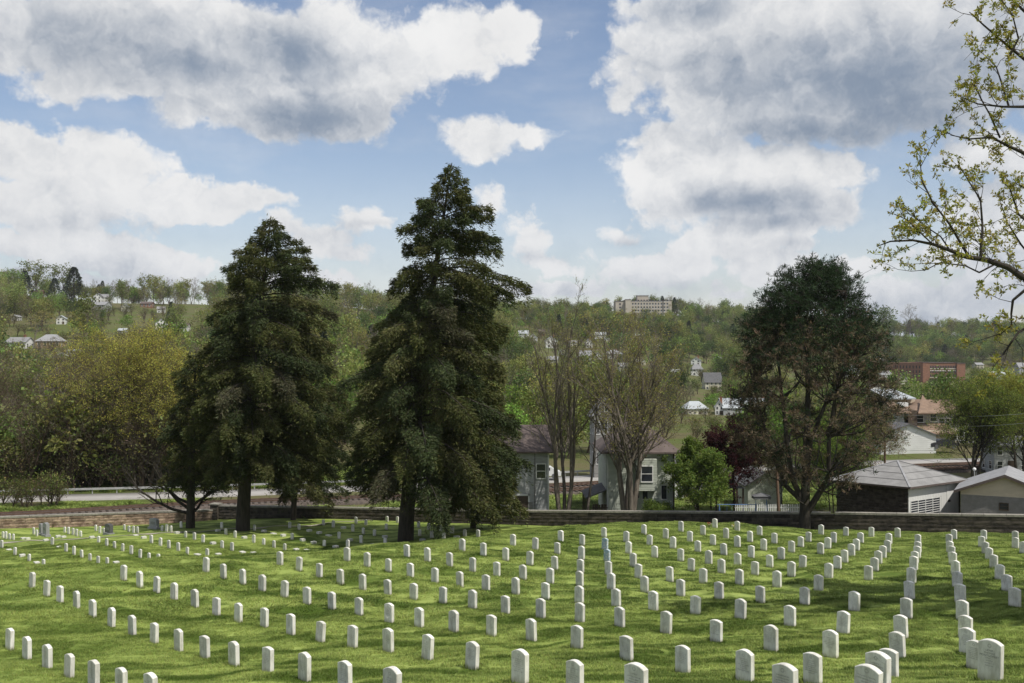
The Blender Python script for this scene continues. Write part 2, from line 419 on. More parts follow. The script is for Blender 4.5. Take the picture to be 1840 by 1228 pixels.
# valley and hills
yv = np.concatenate([np.linspace(0, 1, 26)[:-1], np.geomspace(1, 60, 120)])   # 0..1 : wall .. wall+22 m, then outwards
uu = np.linspace(-1.0, 1.0, 260)
xw = np.linspace(-400, 400, 420)
X_, V_ = np.meshgrid(xw, np.linspace(0, 1, 30))
Yn = wall_y(X_) + (140 - np.minimum(wall_y(X_), 139)) * V_
Yn = np.maximum(Yn, wall_y(X_))
zz = far_z(X_, Yn)
grid_obj('valley_ground', X_, Yn, zz, M['rough'])
YF = np.concatenate([np.linspace(140, 300, 40), np.geomspace(306, 6000, 110)])
U2, Y2 = np.meshgrid(np.linspace(-1.6, 1.6, 330), YF)
grid_obj('hills', U2 * Y2, Y2, far_z(U2 * Y2, Y2) - 0.004, M['rough'])

# ------------------------------------------------------------------ headstones
m_, t_, b_ = new_mat('white_marble', 0.55, 0.4)
oc = t_.n('ShaderNodeTexCoord').outputs['Object']; wp = t_.n('ShaderNodeNewGeometry').outputs['Position']
ox, oy, oz = t_.xyz(oc); rnd = t_.n('ShaderNodeObjectInfo').outputs['Random']
off = t_.comb(t_.m('MULTIPLY', rnd, 37.0), 0.0, t_.m('MULTIPLY', rnd, 53.0))
st = t_.noise(t_.v('MULTIPLY', t_.v('ADD', oc, off), (1, 1, 0.35)), 9.0, 6, 0.65)
fine = t_.noise(oc, 60.0, 3, 0.6)
base = t_.mix(t_.ramp(st, 0.38, 0.68), (0.84, 0.82, 0.77), (0.60, 0.58, 0.52))
base = t_.mix(t_.ramp(t_.m('ADD', oz, t_.m('MULTIPLY', st, -.15)), 0.10, -0.08, 0.0, 0.6), base, (0.36, 0.33, 0.22))
tone = t_.m('ADD', 0.80, t_.m('MULTIPLY', rnd, 0.22)); base = t_.mix(1.0, base, t_.comb(tone, tone, t_.m('MULTIPLY', tone, 0.985)), 'MULTIPLY')
front = t_.ramp(oy, -0.048, -0.0535, smooth=False)
lz = t_.m('MULTIPLY', oz, 27.0)
line = t_.ramp(t_.m('ABSOLUTE', t_.m('SUBTRACT', t_.m('FRACT', lz), 0.5)), 0.30, 0.22)
row_id = t_.m('FLOOR', lz)
wn = t_.n('ShaderNodeTexWhiteNoise', noise_dimensions='2D'); t_.l.new(t_.comb(row_id, t_.m('MULTIPLY', rnd, 91.0), 0.0), wn.inputs['Vector'])
half = t_.m('ADD', 0.055, t_.m('MULTIPLY', wn.outputs['Value'], 0.085))
inl = t_.ramp(t_.m('SUBTRACT', t_.m('ABSOLUTE', ox), half), 0.004, -0.004)
glyph = t_.ramp(t_.noise(t_.v('ADD', t_.v('MULTIPLY', oc, (1.0, 0, 0.8)), off), 95.0, 2, 0.7), 0.46, 0.56)
band = t_.m('MULTIPLY', t_.ramp(oz, 0.20, 0.23), t_.ramp(oz, 0.485, 0.47))
rr = t_.v('LENGTH', t_.v('SUBTRACT', oc, (0, -0.055, 0.535)))
ring = t_.ramp(t_.m('ABSOLUTE', t_.m('SUBTRACT', rr, 0.024)), 0.0075, 0.003)
ins = t_.m('MULTIPLY', t_.m('MULTIPLY', t_.m('MULTIPLY', line, inl), glyph), band)
ins = t_.m('MULTIPLY', t_.m('MAXIMUM', ins, ring), front)
base = t_.mix(t_.m('MULTIPLY', ins, 0.62), base, (0.28, 0.27, 0.25))
t_.l.new(base, b_.inputs['Base Color'])
bump(t_, b_, t_.m('SUBTRACT', t_.m('MULTIPLY', fine, 0.15), ins), 0.004); M['marble'] = m_
M['granite'] = mat('grey_granite', (0.36, 0.36, 0.37), 0.5, 0.35, 30)
M['granite_dark'] = mat('dark_granite', (0.13, 0.13, 0.14), 0.4, 0.35, 30)
M['engrave'] = mat('engraved_letters', (0.25, 0.245, 0.23), 0.9, 0.1)
M['limestone_marker'] = mat('pale_marker_stone', (0.70, 0.69, 0.62), 0.8, 0.3, 12)

def stone_mesh(w, h, t, rise, below=0.25, name='headstone'):
    pr = [(-w / 2, -below), (w / 2, -below), (w / 2, h - rise)]
    n = 10
    for i in range(1, n): 
        x = w / 2 - w * i / n; pr.append((x, h - rise + rise * (1 - (2 * x / w) ** 2)))
    pr.append((-w / 2, h - rise)); k = len(pr); e = 0.007
    cx = 0; cz = h / 2
    def shrink(p): 
        return (p[0] - math.copysign(e, p[0]) if abs(p[0]) > 1e-6 else 0, p[1] - (e if p[1] > 0 else 0))
    rings = [[(shrink(p)[0], -t / 2, shrink(p)[1]) for p in pr], [(p[0], -t / 2 + e, p[1]) for p in pr],
             [(p[0], t / 2 - e, p[1]) for p in pr], [(shrink(p)[0], t / 2, shrink(p)[1]) for p in pr]]
    mb = MB(); f = [tuple(range(k))]
    for r in range(3): f += [(r * k + i, r * k + k + i, r * k + k + (i + 1) % k, r * k + (i + 1) % k) for i in range(k)]
    f.append(tuple(3 * k + i for i in range(k - 1, -1, -1)))
    mb.add(sum(rings, []), f); return mb.mesh(name, M['marble'])
VAR = [stone_mesh(.355, .62, .110, .055), stone_mesh(.345, .605, .106, .04), stone_mesh(.36, .635, .113, .07), stone_mesh(.35, .60, .105, .055)]
SMALLV = [stone_mesh(.33, .55, .10, .045), stone_mesh(.32, .50, .10, .05)]
R1, R2, R3, R4 = 0, 460, 920, 1360
def Q(r, *pts): return [(r + x / 3.8333, 920 + y / 3.8333) for x, y in pts]
rows = [
 Q(R1,(66,950),(186,1018),(326,1080),(475,1145),(646,1215),(835,1275),(1040,1325)),
 Q(R1,(220,525),(320,583),(413,627),(528,670),(638,727),(767,792),(911,852),(1062,906),(1231,960),(1412,1010),(1612,1062))+Q(R2,(82,1108),(334,1163),(614,1240),(935,1335)),
 Q(R1,(850,472),(963,524),(1078,558),(1199,606),(1343,660),(1490,716),(1641,760))+Q(R2,(57,796),(240,847),(442,897),(664,938),(912,968),(1180,1020),(1487,1083))+Q(R3,(55,1185),(432,1262),(855,1345))+Q(R4,(195,1355)),
 Q(R1,(1418,418),(1539,461),(1673,500),(1806,547))+Q(R2,(195,590),(352,635),(524,673),(709,712),(918,763),(1124,796),(1361,828),(1621,857))+Q(R3,(134,890),(447,943),(790,1027),(1177,1112),(1604,1172))+Q(R4,(386,1195),(834,1262),(760,1375)),
 Q(R2,(165,368),(296,408),(436,453),(582,500),(735,537),(909,577),(1087,607),(1288,632),(1491,668),(1719,703))+Q(R3,(198,735),(467,760),(742,793),(1060,838),(1407,900),(1784,960))+Q(R4,(508,1003),(912,1155)),
 Q(R2,(627,340),(765,381),(911,415),(1064,455),(1232,492),(1405,518),(1584,543),(1789,571))+Q(R3,(232,603),(463,633),(718,660),(974,680),(1263,708),(1573,740))+Q(R4,(228,788),(593,840),(972,1015)),
 Q(R2,(1040,315),(1182,343),(1334,378),(1492,413),(1659,445))+Q(R3,(76,470),(262,494),(467,515),(683,537),(914,554),(1162,583),(1427,602),(1712,628))+Q(R4,(330,643),(670,688),(995,870)),
 Q(R2,(1420,275),(1566,304),(1720,337))+Q(R3,(122,368),(295,400),(472,420),(665,437),(870,460),(1088,480),(1317,495),(1567,504))+Q(R4,(140,520),(425,545),(769,474)),
 Q(R2,(1770,235))+Q(R3,(160,265),(313,293),(478,331),(655,345),(835,380),(1235,410),(1444,423),(1674,437))+Q(R4,(238,446),(495,458)),
 Q(R3,(336,208),(483,234),(640,262),(802,290),(983,316),(1162,342),(1355,362),(1554,377),(1776,383))+Q(R4,(315,390),(555,397)),
 Q(R3,(635,178),(787,210),(947,232),(1109,254),(1280,277),(1461,301),(1648,319))+Q(R4,(168,332)),
 Q(R3,(910,158),(1059,185),(1225,206),(1384,230),(1553,247),(1734,267)),
 Q(R3,(1163,135),(1315,160),(1475,185),(1640,207))+Q(R4,(121,222)),
 Q(R3,(1398,112),(1551,133),(1706,163))]
colsR = [
 Q(R4,(239,282),(303,243),(355,208),(442,157)), Q(R4,(440,295),(488,255),(529,214),(613,168)), Q(R4,(605,352),(652,308),(685,267),(714,218),(789,172)),
 Q(R4,(811,410),(837,360),(867,318),(900,280),(910,225),(970,178)),
 Q(R4,(1030,735),(1053,602),(1065,495),(1080,403),(1088,358),(1103,322),(1110,287),(1110,228)),
 Q(R4,(1608,1168),(1505,1085),(1450,985),(1437,873),(1417,752),(1402,625),(1382,528),(1370,437),(1350,368),(1340,318),(1330,282),(1325,232),(1358,190)),
 Q(R4,(1777,655),(1723,550),(1672,470),(1632,390),(1600,332),(1575,290),(1548,247),(1563,195)),
 Q(R4,(1835,290),(1780,253),(1781,203))]
low = [
 Q(R1,(13,250),(103,297),(201,340),(300,388)),
 Q(R1,(20,180),(40,185),(66,190),(92,193)),
 Q(R1,(232,155),(254,168),(360,230)),
 Q(R1,(455,275),(509,295),(563,316),(620,337),(676,360),(739,370)),
 Q(R1,(446,142),(472,152),(502,160),(527,168),(556,172)),
 Q(R1,(679,213),(735,234),(789,250),(845,271),(904,291),(965,317),(1027,332),(1092,345)),
 Q(R1,(660,132),(688,148),(716,155)),
 Q(R1,(857,125),(887,137),(918,147),(947,147)),
 Q(R1,(1043,215),(1105,235),(1163,252),(1228,270),(1290,291)),
 Q(R1,(1117,135),(1147,137),(1178,137)),
 Q(R1,(1247,110),(1278,176),(1339,197),(1398,213),(1428,312)),
 Q(R1,(1527,115),(1556,157),(1619,178),(1530,250),(1598,268)),
 Q(R1,(1753,130),(1747,213))+Q(R2,(52,228),(124,248),(198,265)),
 Q(R2,(232,112),(297,123),(249,190),(470,240),(632,250)),
 Q(R2,(464,92),(532,107),(573,185)),
 Q(R2,(689,82),(757,92),(667,137),(740,152),(816,165),(725,215),(890,225)),
 Q(R2,(903,68),(898,122),(973,75)),
 Q(R2,(1120,107),(1127,165),(1211,180),(1294,190)),
 Q(R2,(1190,123),(1271,135),(1351,150),(1438,168),(1530,177))]
blocks = Q(R1,(63,265),(153,308),(253,352),(360,395),(315,202),(410,245),(633,182),(935,165),(990,183),(800,358),(1160,328),(1220,150),(1360,297),(1503,302),(1467,223),(1683,183),(1670,280),(1745,293),(1500,135),(160,190),(190,192),(400,175),(437,180)) + \
         Q(R2,(55,138),(120,153),(187,168),(367,135),(436,150),(500,165),(322,200),(396,218),(350,267),(277,268),(548,247),(603,115),(648,200),(807,228),(888,178),(1147,200),(1383,180))
ORD = ['first','second','third','fourth','fifth','sixth','seventh','eighth','ninth','tenth','eleventh','twelfth','thirteenth','fourteenth','fifteenth','sixteenth','seventeenth','eighteenth','nineteenth','twentieth','twenty-first','twenty-second']
stones = []
def put_stone(px, py, label, group, lower=False, mesh=None):
    if lower: p = hit(px, py, 58, 110, lawn_z, 300)
    else: p = hit(px, py, 9, 80, lawn_z, 500)
    b = math.degrees(math.atan((px - CX) / F))
    o = link('headstone', mesh or (random.choice(VAR if not lower else SMALLV + VAR[1:2])), None, p,
             (math.radians(random.gauss(0, 1.2)), math.radians(random.gauss(0, .9)), -math.radians(47 + 0.25 * b + random.gauss(0, 1.5))))
    if not lower:
        s = random.uniform(.96, 1.03); o.scale = (1, 1, s)
    tag(o, label, 'headstone', group); stones.append((o, px, py)); return o
G1 = 'headstones in curved rows on the upper lawn'; G2 = 'headstones on the lower terrace'; G3 = 'headstones in lines running back along the right'
for r, row in enumerate(rows):
    for i, (x, y) in enumerate(row):
        where = '%s row up from the bottom left' % ORD[r]
        put_stone(x, y, 'white headstone, %s from the left in the %s' % (ORD[i], where), G1)
LN = ['first diagonal line below the pine','second diagonal line right of the pine','third diagonal line right of the pine','fourth diagonal line right of the pine','line left of the long line',
      'line led by the biggest headstone','second line from the right edge','line at the right edge']
for r, row in enumerate(colsR):
    for i, (x, y) in enumerate(row):
        lab = 'white headstone, %s from the near end, in the %s' % (ORD[i], LN[r])
        if r == 5 and i == 0: lab = 'largest nearest white headstone at lower right with a legible three line name'
        o = put_stone(x, y, lab, G3, mesh=VAR[0] if (r == 5 and i < 3) else None)
        if r == 5 and i == 0: near_stone = o
for r, row in enumerate(low):
    for i, (x, y) in enumerate(row):
        put_stone(x, y, 'small headstone on the lower terrace, %s in the %s line from the left' % (ORD[i], ORD[r]), G2, True)
def by_px(px, py): return min(stones, key=lambda s: (s[1] - px) ** 2 + (s[2] - py) ** 2)[0]

# engraved name on the nearest stone
def text_mesh(body, size, ext=0.0012):
    cu = bpy.data.curves.new('lettering', 'FONT'); cu.body = body; cu.size = size; cu.align_x = 'CENTER'; cu.extrude = ext; cu.resolution_u = 3
    ob = bpy.data.objects.new('tmp', cu); COL.objects.link(ob)
    me = bpy.data.meshes.new_from_object(ob); bpy.data.objects.remove(ob); me.materials.clear(); me.materials.append(M['engrave']); return me
near_stone.rotation_euler = (0, math.radians(1.2), -math.radians(50)); near_stone.scale = (1.14, 1.12, 1.2)
mm = M['marble'].copy(); mm.name = 'white_marble_named'
# the named stone keeps engraved lines only below its name
for nd in mm.node_tree.nodes:
    if nd.bl_idname == 'ShaderNodeMapRange' and abs(nd.inputs[1].default_value - 0.485) < 1e-4: nd.inputs[1].default_value = 0.365; nd.inputs[2].default_value = 0.35
nm_ = VAR[0].copy(); nm_.materials.clear(); nm_.materials.append(mm); near_stone.data = nm_
for body, z, s in (('LEWIS', .452, .042), ('THOMAS', .412, .042), ('MONTGOMERY', .372, .042)):
    o = link('engraved_name', text_mesh(body, s), near_stone, (0, -.0555, z), (math.pi / 2, 0, 0))
# civil-war style stones with a sunken shield
def shield_relief(o):
    mb = MB(); pts = []
    for t in np.linspace(0, 1, 9): pts.append((-.145 + .10 * t, .50 + .028 * math.sin(t * math.pi * .5) * t))
    pts.append((0, .555))
    left = [(-.145, .50), (-.10, .505), (-.06, .52), (-.03, .55), (0, .535), (.03, .55), (.06, .52), (.10, .505), (.145, .50)]
    side = [(-.145, .50), (-.148, .38), (-.13, .27), (-.08, .19), (0, .14), (.08, .19), (.13, .27), (.148, .38), (.145, .50)]
    for L in (left, side):
        for a, b in zip(L[:-1], L[1:]): mb.bar((a[0], -.055, a[1]), (b[0], -.055, b[1]), .008, .008)
    arc = [(.09 * math.cos(t), .36 + .09 * math.sin(t)) for t in np.linspace(math.pi * .88, math.pi * .12, 12)]
    for a, b in zip(arc[:-1], arc[1:]):
        c = ((a[0] + b[0]) / 2, (a[1] + b[1]) / 2); mb.bar((a[0] * .99, -.056, a[1]), (c[0], -.056, c[1]), .016, .006)
    for z in (.355, .31):
        for k in range(7): mb.box(-.075 + k * .022, -.061 + k * .022, -.0585, -.052, z, z + .025)
    mb.build('shield_relief', M['marble'], o)
for q in ((R4 + 834 / 3.8333, 920 + 1262 / 3.8333), (R3 + 974 / 3.8333, 920 + 680 / 3.8333), (R2 + 918 / 3.8333, 920 + 763 / 3.8333), (R4 + 972 / 3.8333, 920 + 1015 / 3.8333)):
    o = by_px(*q); o.data = VAR[0]; shield_relief(o)
by_px(R4 + 834 / 3.8333, 920 + 1262 / 3.8333)['label'] = 'white headstone with a carved shield panel at the bottom edge, right of centre'
# lichen stained blue-grey stone
M['marble_blue'] = M['marble'].copy(); 
st_ = M['marble_blue']; nb = st_.node_tree.nodes['Principled BSDF']; src = nb.inputs['Base Color'].links[0].from_socket
tt = NT(st_.node_tree); gx = tt.noise(tt.n('ShaderNodeTexCoord').outputs['Object'], 11, 4, .6)
tt.l.new(tt.mix(tt.ramp(gx, .35, .6), src, (0.30, 0.42, 0.50)), nb.inputs['Base Color'])
for q, lab in (((R3 + 655 / 3.8333, 920 + 345 / 3.8333), 'headstone with blue-grey staining on its face, left of centre line of the right half'),
               ((R3 + 640 / 3.8333, 920 + 262 / 3.8333), 'mottled grey stained headstone directly behind the blue-grey stained one')):
    o = by_px(*q); me = VAR[0].copy(); me.materials.clear(); me.materials.append(M['marble_blue']); o.data = me; o['label'] = lab
# flat and low markers on the lower terrace
mk = MB(); mk.box(-.17, .17, -.17, .17, -.2, .16); mk_me = mk.mesh('grave_marker', M['limestone_marker'])
mk = MB(); mk.box(-.25, .25, -.16, .16, -.2, .07); mk_me2 = mk.mesh('grave_marker', M['limestone_marker'])
for i, (x, y) in enumerate(sorted(blocks)):
    p = hit(x, y, 58, 110, lawn_z, 300)
    o = link('grave_marker', mk_me if i % 4 else mk_me2, None, p, (0, 0, -.8 + random.uniform(-.1, .1)))
    tag(o, 'low square pale stone grave marker, %s from the left on the lower terrace' % ('%d%s' % (i + 1, {1: 'st', 2: 'nd', 3: 'rd'}.get((i + 1) % 10 if (i + 1) // 10 != 1 else 0, 'th'))), 'grave marker', 'low square markers on the lower terrace')
# private monuments on the lower terrace
def monument(x, y, w, h, t, m, label, base=True, rz=-.75):
    p = hit(x, y, 70, 112, lawn_z, 300); r = empty('monument', p, rz); tag(r, label, 'monument', None)
    b = MB(); b.box(-w * .62, w * .62, -t * .8, t * .8, -.25, .16); b.build('plinth', M['granite'], r)
    b = MB(); b.box(-w / 2, w / 2, -t / 2, t / 2, .16, h * .9)
    n = 6
    for i in range(n):
        a0 = -w / 2 + w * i / n; a1 = a0 + w / n; zt = h * .9 + h * .1 * (1 - (2 * (a0 + a1) / 2 / w) ** 2); b.box(a0, a1, -t / 2, t / 2, h * .9, zt)
    b.build('tablet', m, r)
    b = MB(); b.box(-w * .3, w * .3, -t / 2 - .012, -t / 2 + .01, h * .45, h * .7); b.build('name_panel', M['engrave'], r)
    return r
monument(R1 + 317 / 3.8333, 920 + 168 / 3.8333, .75, 1.15, .28, M['granite'], 'grey granite family monument with a curved top, rightmost of the near pair at far left')
monument(R1 + 285 / 3.8333, 920 + 160 / 3.8333, .5, 1.0, .24, M['granite'], 'narrow grey monument standing behind the wider one at far left')
monument(R1 + 750 / 3.8333, 920 + 156 / 3.8333, .95, .9, .3, M['granite_dark'], 'dark granite monument in shade on the lower terrace')
monument(R1 + 1062 / 3.8333, 920 + 118 / 3.8333, 1.0, .95, .3, M['granite'], 'wide grey monument left of the low branching trunk', rz=-.6)
# narrow path over the lower terrace
pl = [(R1 + x / 3.8333, 920 + y / 3.8333) for x, y in ((-30,220),(300,200),(700,178),(1000,155),(1250,143),(1700,117))] + [(R2 + x / 3.8333, 920 + y / 3.8333) for x, y in ((0,115),(230,100),(460,85),(700,62),(900,52))]
pp = [hit(x, y, 60, 110, lawn_z, 300) for x, y in pl]
path_pts = []
for a, b in zip(pp[:-1], pp[1:]):
    for t in np.linspace(0, 1, 14, endpoint=False): path_pts.append(a.lerp(b, t))
V = []
for i, p in enumerate(path_pts):
    for s in (-.28, .28):
        x, y = p.x + s * .2, p.y + s; V.append((x, y, float(lawn_z(x, y)) + .035))
M['path'] = mat('gravel_path', (0.40, 0.37, 0.29), 0.95, .3, 6)
n = len(path_pts); link_o = link('path', fast_mesh('path', V, [np.array([(2*i, 2*i+2, 2*i+3, 2*i+1) for i in range(n - 1)])], M['path'])); tag(link_o, kind='structure')
# flowers beside two stones near the wall
def flowers(px, py, cols, label):
    p = hit(px, py, 40, 80, lawn_z); r = empty('flower_bouquet', p); tag(r, label, 'flowers')
    g = MB(); h = MB()
    for k in range(16):
        a = random.uniform(0, 6.28); q = random.uniform(.05, .16); z = random.uniform(.16, .36)
        g.bar((0, 0, 0), (q * math.cos(a), q * math.sin(a), z), .008, mi=0, w2=.004)
        c = np.array((q * math.cos(a), q * math.sin(a), z)); h.cur = k % len(cols)
        for j in range(5):
            t = j * 1.256; d = np.array((math.cos(t), math.sin(t), .5)) * .045; e = np.array((-math.sin(t), math.cos(t), 0)) * .02
            h.add([c, c + d * .6 + e, c + d, c + d * .6 - e], [(0, 1, 2, 3)])
    g.build('stems', M['stem'], r); h.build('blossoms', cols, r)
M['stem'] = mat('flower_stem', (0.05, 0.12, 0.03)); M['red'] = mat('red_petals', (0.45, 0.03, 0.04)); M['yellow'] = mat('yellow_petals', (0.75, 0.60, 0.12)); M['whitep'] = mat('white_petals', (0.8, 0.8, 0.75))
flowers(1275, 949, [M['red'], M['red'], M['whitep']], 'red and white flowers left of a headstone close to the wall')
flowers(1319, 953, [M['yellow'], M['yellow'], M['whitep']], 'yellow flowers leaning on a headstone close to the wall')

# ------------------------------------------------------------------ boundary walls, block by block
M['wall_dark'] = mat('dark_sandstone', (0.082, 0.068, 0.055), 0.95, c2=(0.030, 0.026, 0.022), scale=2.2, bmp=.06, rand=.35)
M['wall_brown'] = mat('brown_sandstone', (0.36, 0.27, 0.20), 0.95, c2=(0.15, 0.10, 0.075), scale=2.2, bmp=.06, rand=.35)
M['mortar'] = mat('mortar', (0.10, 0.09, 0.078), 0.95, .3, 8)
M['mortar_l'] = mat('pale_mortar', (0.20, 0.16, 0.12), 0.95, .3, 8)
M['coping'] = mat('coping_stone', (0.30, 0.28, 0.24), 0.9, .35, 5, bmp=.02, rand=.12)
def block_mesh(name, L, H, D, m, seed, rough=.016):
    r = np.random.default_rng(seed); mb = MB(); nx = 4
    # a face with a pitched, uneven front
    fr = []
    for zi in range(3):
        for xi in range(nx + 1):
            edge = xi in (0, nx) or zi in (0, 2)
            fr.append((-L / 2 + L * xi / nx, -D / 2 - (0 if edge else rough + r.uniform(0, rough)), -H / 2 + H * zi / 2))
    f = [(zi * (nx + 1) + xi, zi * (nx + 1) + xi + 1, (zi + 1) * (nx + 1) + xi + 1, (zi + 1) * (nx + 1) + xi) for zi in range(2) for xi in range(nx)]
    mb.add(fr, f)
    mb.box(-L / 2, L / 2, -D / 2 + .001, D / 2, -H / 2, H / 2)
    return mb.mesh(name, m)
def wall(name, label, A, B, top_fn, base_fn, thick, course, blen, mt, mort, seedo):
    A = np.array(A, float); B = np.array(B, float); L = np.linalg.norm(B - A); d = (B - A) / L; ang = math.atan2(d[1], d[0])
    zt0, zt1 = top_fn(A), top_fn(B)
    root = empty(name, (A[0], A[1], zt0), ang); tag(root, label, 'wall')
    slope = (zt1 - zt0) / L
    meshes = [block_mesh('stone_block', blen * k, course - .022, thick, mt, seedo + i) for i, k in enumerate((.8, .95, 1.1, 1.25))]
    lens = [blen * k for k in (.8, .95, 1.1, 1.25)]
    nrow = 5; core = MB(); N = int(L / 4) + 1
    s = np.linspace(0, L, N + 1)
    V = []; dep = nrow * course + .6
    for si in s:
        z = slope * si
        V += [(si, -thick / 2 + .03, z - .16), (si, thick / 2 - .01, z - .16), (si, -thick / 2 + .03, z - dep), (si, thick / 2 - .01, z - dep)]
    f = []
    for i in range(N): a = 4 * i; f += [(a, a + 4, a + 5, a + 1), (a, a + 2, a + 6, a + 4), (a + 1, a + 5, a + 7, a + 3)]
    f += [(0, 1, 3, 2), (4 * N, 4 * N + 2, 4 * N + 3, 4 * N + 1)]
    core.add(V, f); core.build('mortar_core', mort, root)
    rr = random.Random(seedo)
    for r in range(nrow):
        x = rr.uniform(-blen * .6, 0); 
        while x < L:
            k = rr.randrange(4); c = x + lens[k] / 2 + .008
            if c > 0 and c + lens[k] / 2 < L + .4:
                z = slope * c - .17 - course * (r + .5)
                wx = A + d * c; gz = float(ground(wx[0] + d[1] * .8, wx[1] - d[0] * .8)) - zt0
                if z + course / 2 > gz - .05:
                    link('stone_block', meshes[k], root, (c, rr.uniform(-.012, .012), z), (0, -math.atan(slope), 0))
            x += lens[k] + .018
    cm = MB(); cm.box(-.74, .74, -thick / 2 - .05, thick / 2 + .05, -.15, 0.0); cme = cm.mesh('coping_stone', M['coping'])
    x = .75
    while x < L: link('coping_stone', cme, root, (x, 0, slope * x + rr.uniform(-.006, .006)), (0, -math.atan(slope), 0)); x += 1.5
    return root
def topz(px, py): return (HY - py) / F * wall_at(px)
def wl(px): Y = wall_at(px); return ((px - CX) / F * Y, Y)
# right, dark segment: tops read off the photo at its ends
wtR = np.array([[wl(q)[0], topz(q, y)] for q, y in ((392,907.5),(530,908.5),(700,911.5),(940,917),(1300,919),(1500,920.5),(1840,922.5),(2050,924))])
segs = [(392, 940), (940, 1500), (1500, 2150)]
for i, (a, b) in enumerate(segs):
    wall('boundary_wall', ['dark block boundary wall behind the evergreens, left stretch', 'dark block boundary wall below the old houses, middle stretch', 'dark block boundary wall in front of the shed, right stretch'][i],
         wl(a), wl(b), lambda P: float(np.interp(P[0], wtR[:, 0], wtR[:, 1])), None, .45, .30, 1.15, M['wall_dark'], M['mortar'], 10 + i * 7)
wtL = np.array([[wl(q)[0], topz(q, y)] for q, y in ((-150, 933.5), (0, 931.5), (200, 924), (384, 915))])
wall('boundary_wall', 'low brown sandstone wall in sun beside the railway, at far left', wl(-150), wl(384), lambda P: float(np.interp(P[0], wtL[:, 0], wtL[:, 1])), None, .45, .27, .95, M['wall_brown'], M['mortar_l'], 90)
# corner pier
cx_, cy_ = wl(388); pz = float(tps(cx_, cy_)); r = empty('wall_pier', (cx_, cy_, pz), -.3); tag(r, 'square dark stone pier where the two boundary walls meet', 'wall pier')
pm = block_mesh('pier_block', .8, .29, .8, M['wall_dark'], 3)
for k in range(5): link('pier_block', pm, r, (0, 0, .15 + k * .3))
b = MB(); b.box(-.48, .48, -.48, .48, 1.5, 1.62); b.build('coping_stone', M['coping'], r)
# ------------------------------------------------------------------ grass blades (geometry nodes patches)
def gn_scatter(name, points, rots, scales, protos, idx, mats=None):
    """one object that instances prototype meshes on points"""
    me = bpy.data.meshes.new(name); me.vertices.add(len(points)); me.vertices.foreach_set('co', np.asarray(points, np.float32).ravel())
    a = me.attributes.new('rot', 'FLOAT_VECTOR', 'POINT'); a.data.foreach_set('vector', np.asarray(rots, np.float32).ravel())
    a = me.attributes.new('scl', 'FLOAT_VECTOR', 'POINT'); a.data.foreach_set('vector', np.asarray(scales, np.float32).ravel())
    a = me.attributes.new('pick', 'INT', 'POINT'); a.data.foreach_set('value', np.asarray(idx, np.int32))
    me.update(); o = link(name, me)
    ng = bpy.data.node_groups.new(name, 'GeometryNodeTree')
    ng.interface.new_socket('Geometry', in_out='INPUT', socket_type='NodeSocketGeometry'); ng.interface.new_socket('Geometry', in_out='OUTPUT', socket_type='NodeSocketGeometry')
    gi = ng.nodes.new('NodeGroupInput'); go = ng.nodes.new('NodeGroupOutput'); L = ng.links
    def attr(n, t):
        q = ng.nodes.new('GeometryNodeInputNamedAttribute'); q.data_type = t; q.inputs[0].default_value = n
        return [s for s in q.outputs if s.enabled and s.name == 'Attribute'][0]
    join = ng.nodes.new('GeometryNodeJoinGeometry'); pick = attr('pick', 'INT'); rot = attr('rot', 'FLOAT_VECTOR'); scl = attr('scl', 'FLOAT_VECTOR')
    for k, pr in enumerate(protos):
        oi = ng.nodes.new('GeometryNodeObjectInfo'); oi.inputs['Object'].default_value = pr
        cmp = ng.nodes.new('FunctionNodeCompare'); cmp.data_type = 'INT'; cmp.operation = 'EQUAL'
        ins = [s for s in cmp.inputs if s.enabled]
        L.new(pick, ins[0]); ins[1].default_value = k
        iop = ng.nodes.new('GeometryNodeInstanceOnPoints')
        e2r = ng.nodes.new('FunctionNodeEulerToRotation'); L.new(rot, e2r.inputs[0])
        L.new(gi.outputs[0], iop.inputs['Points']); L.new(cmp.outputs[0], iop.inputs['Selection']); L.new(oi.outputs['Geometry'], iop.inputs['Instance'])
        L.new(e2r.outputs[0], iop.inputs['Rotation']); L.new(scl, iop.inputs['Scale']); L.new(iop.outputs[0], join.inputs[0])
    L.new(join.outputs[0], go.inputs[0])
    md = o.modifiers.new('scatter', 'NODES'); md.node_group = ng
    return o
def blade_patch(seed, n, hmin, hmax, w):
    r = np.random.default_rng(seed); S = 1.15
    p = r.uniform(-S / 2, S / 2, (n, 2)); a = r.uniform(0, 2 * np.pi, n); h = r.uniform(hmin, hmax, n); 
    lean = r.normal(0, .5, (n, 2)) * h[:, None]; clump = np.sin(p[:, 0] * 11 + seed) * np.sin(p[:, 1] * 9 + 2 * seed); h = h * (1 + .3 * clump)
    dx = np.cos(a) * w / 2; dy = np.sin(a) * w / 2; z0 = -.01
    V = np.empty((n, 3, 3)); V[:, 0] = np.stack([p[:, 0] - dx, p[:, 1] - dy, np.full(n, z0)], 1); V[:, 1] = np.stack([p[:, 0] + dx, p[:, 1] + dy, np.full(n, z0)], 1)
    V[:, 2] = np.stack([p[:, 0] + lean[:, 0], p[:, 1] + lean[:, 1], h], 1)
    t = r.uniform(.7, 1.35, (n, 1)) * np.array([[1, 1, 1]]) * (1 + r.normal(0, .08, (n, 3)))
    return fast_mesh('grass_patch', V.reshape(-1, 3), [np.arange(3 * n).reshape(n, 3)], M['blade'], col=np.repeat(t, 3, 0))
def slope_rot(x, y):
    e = .5; gx = (lawn_z(x + e, y) - lawn_z(x - e, y)) / (2 * e); gy = (lawn_z(x, y + e) - lawn_z(x, y - e)) / (2 * e)
    return gx, gy
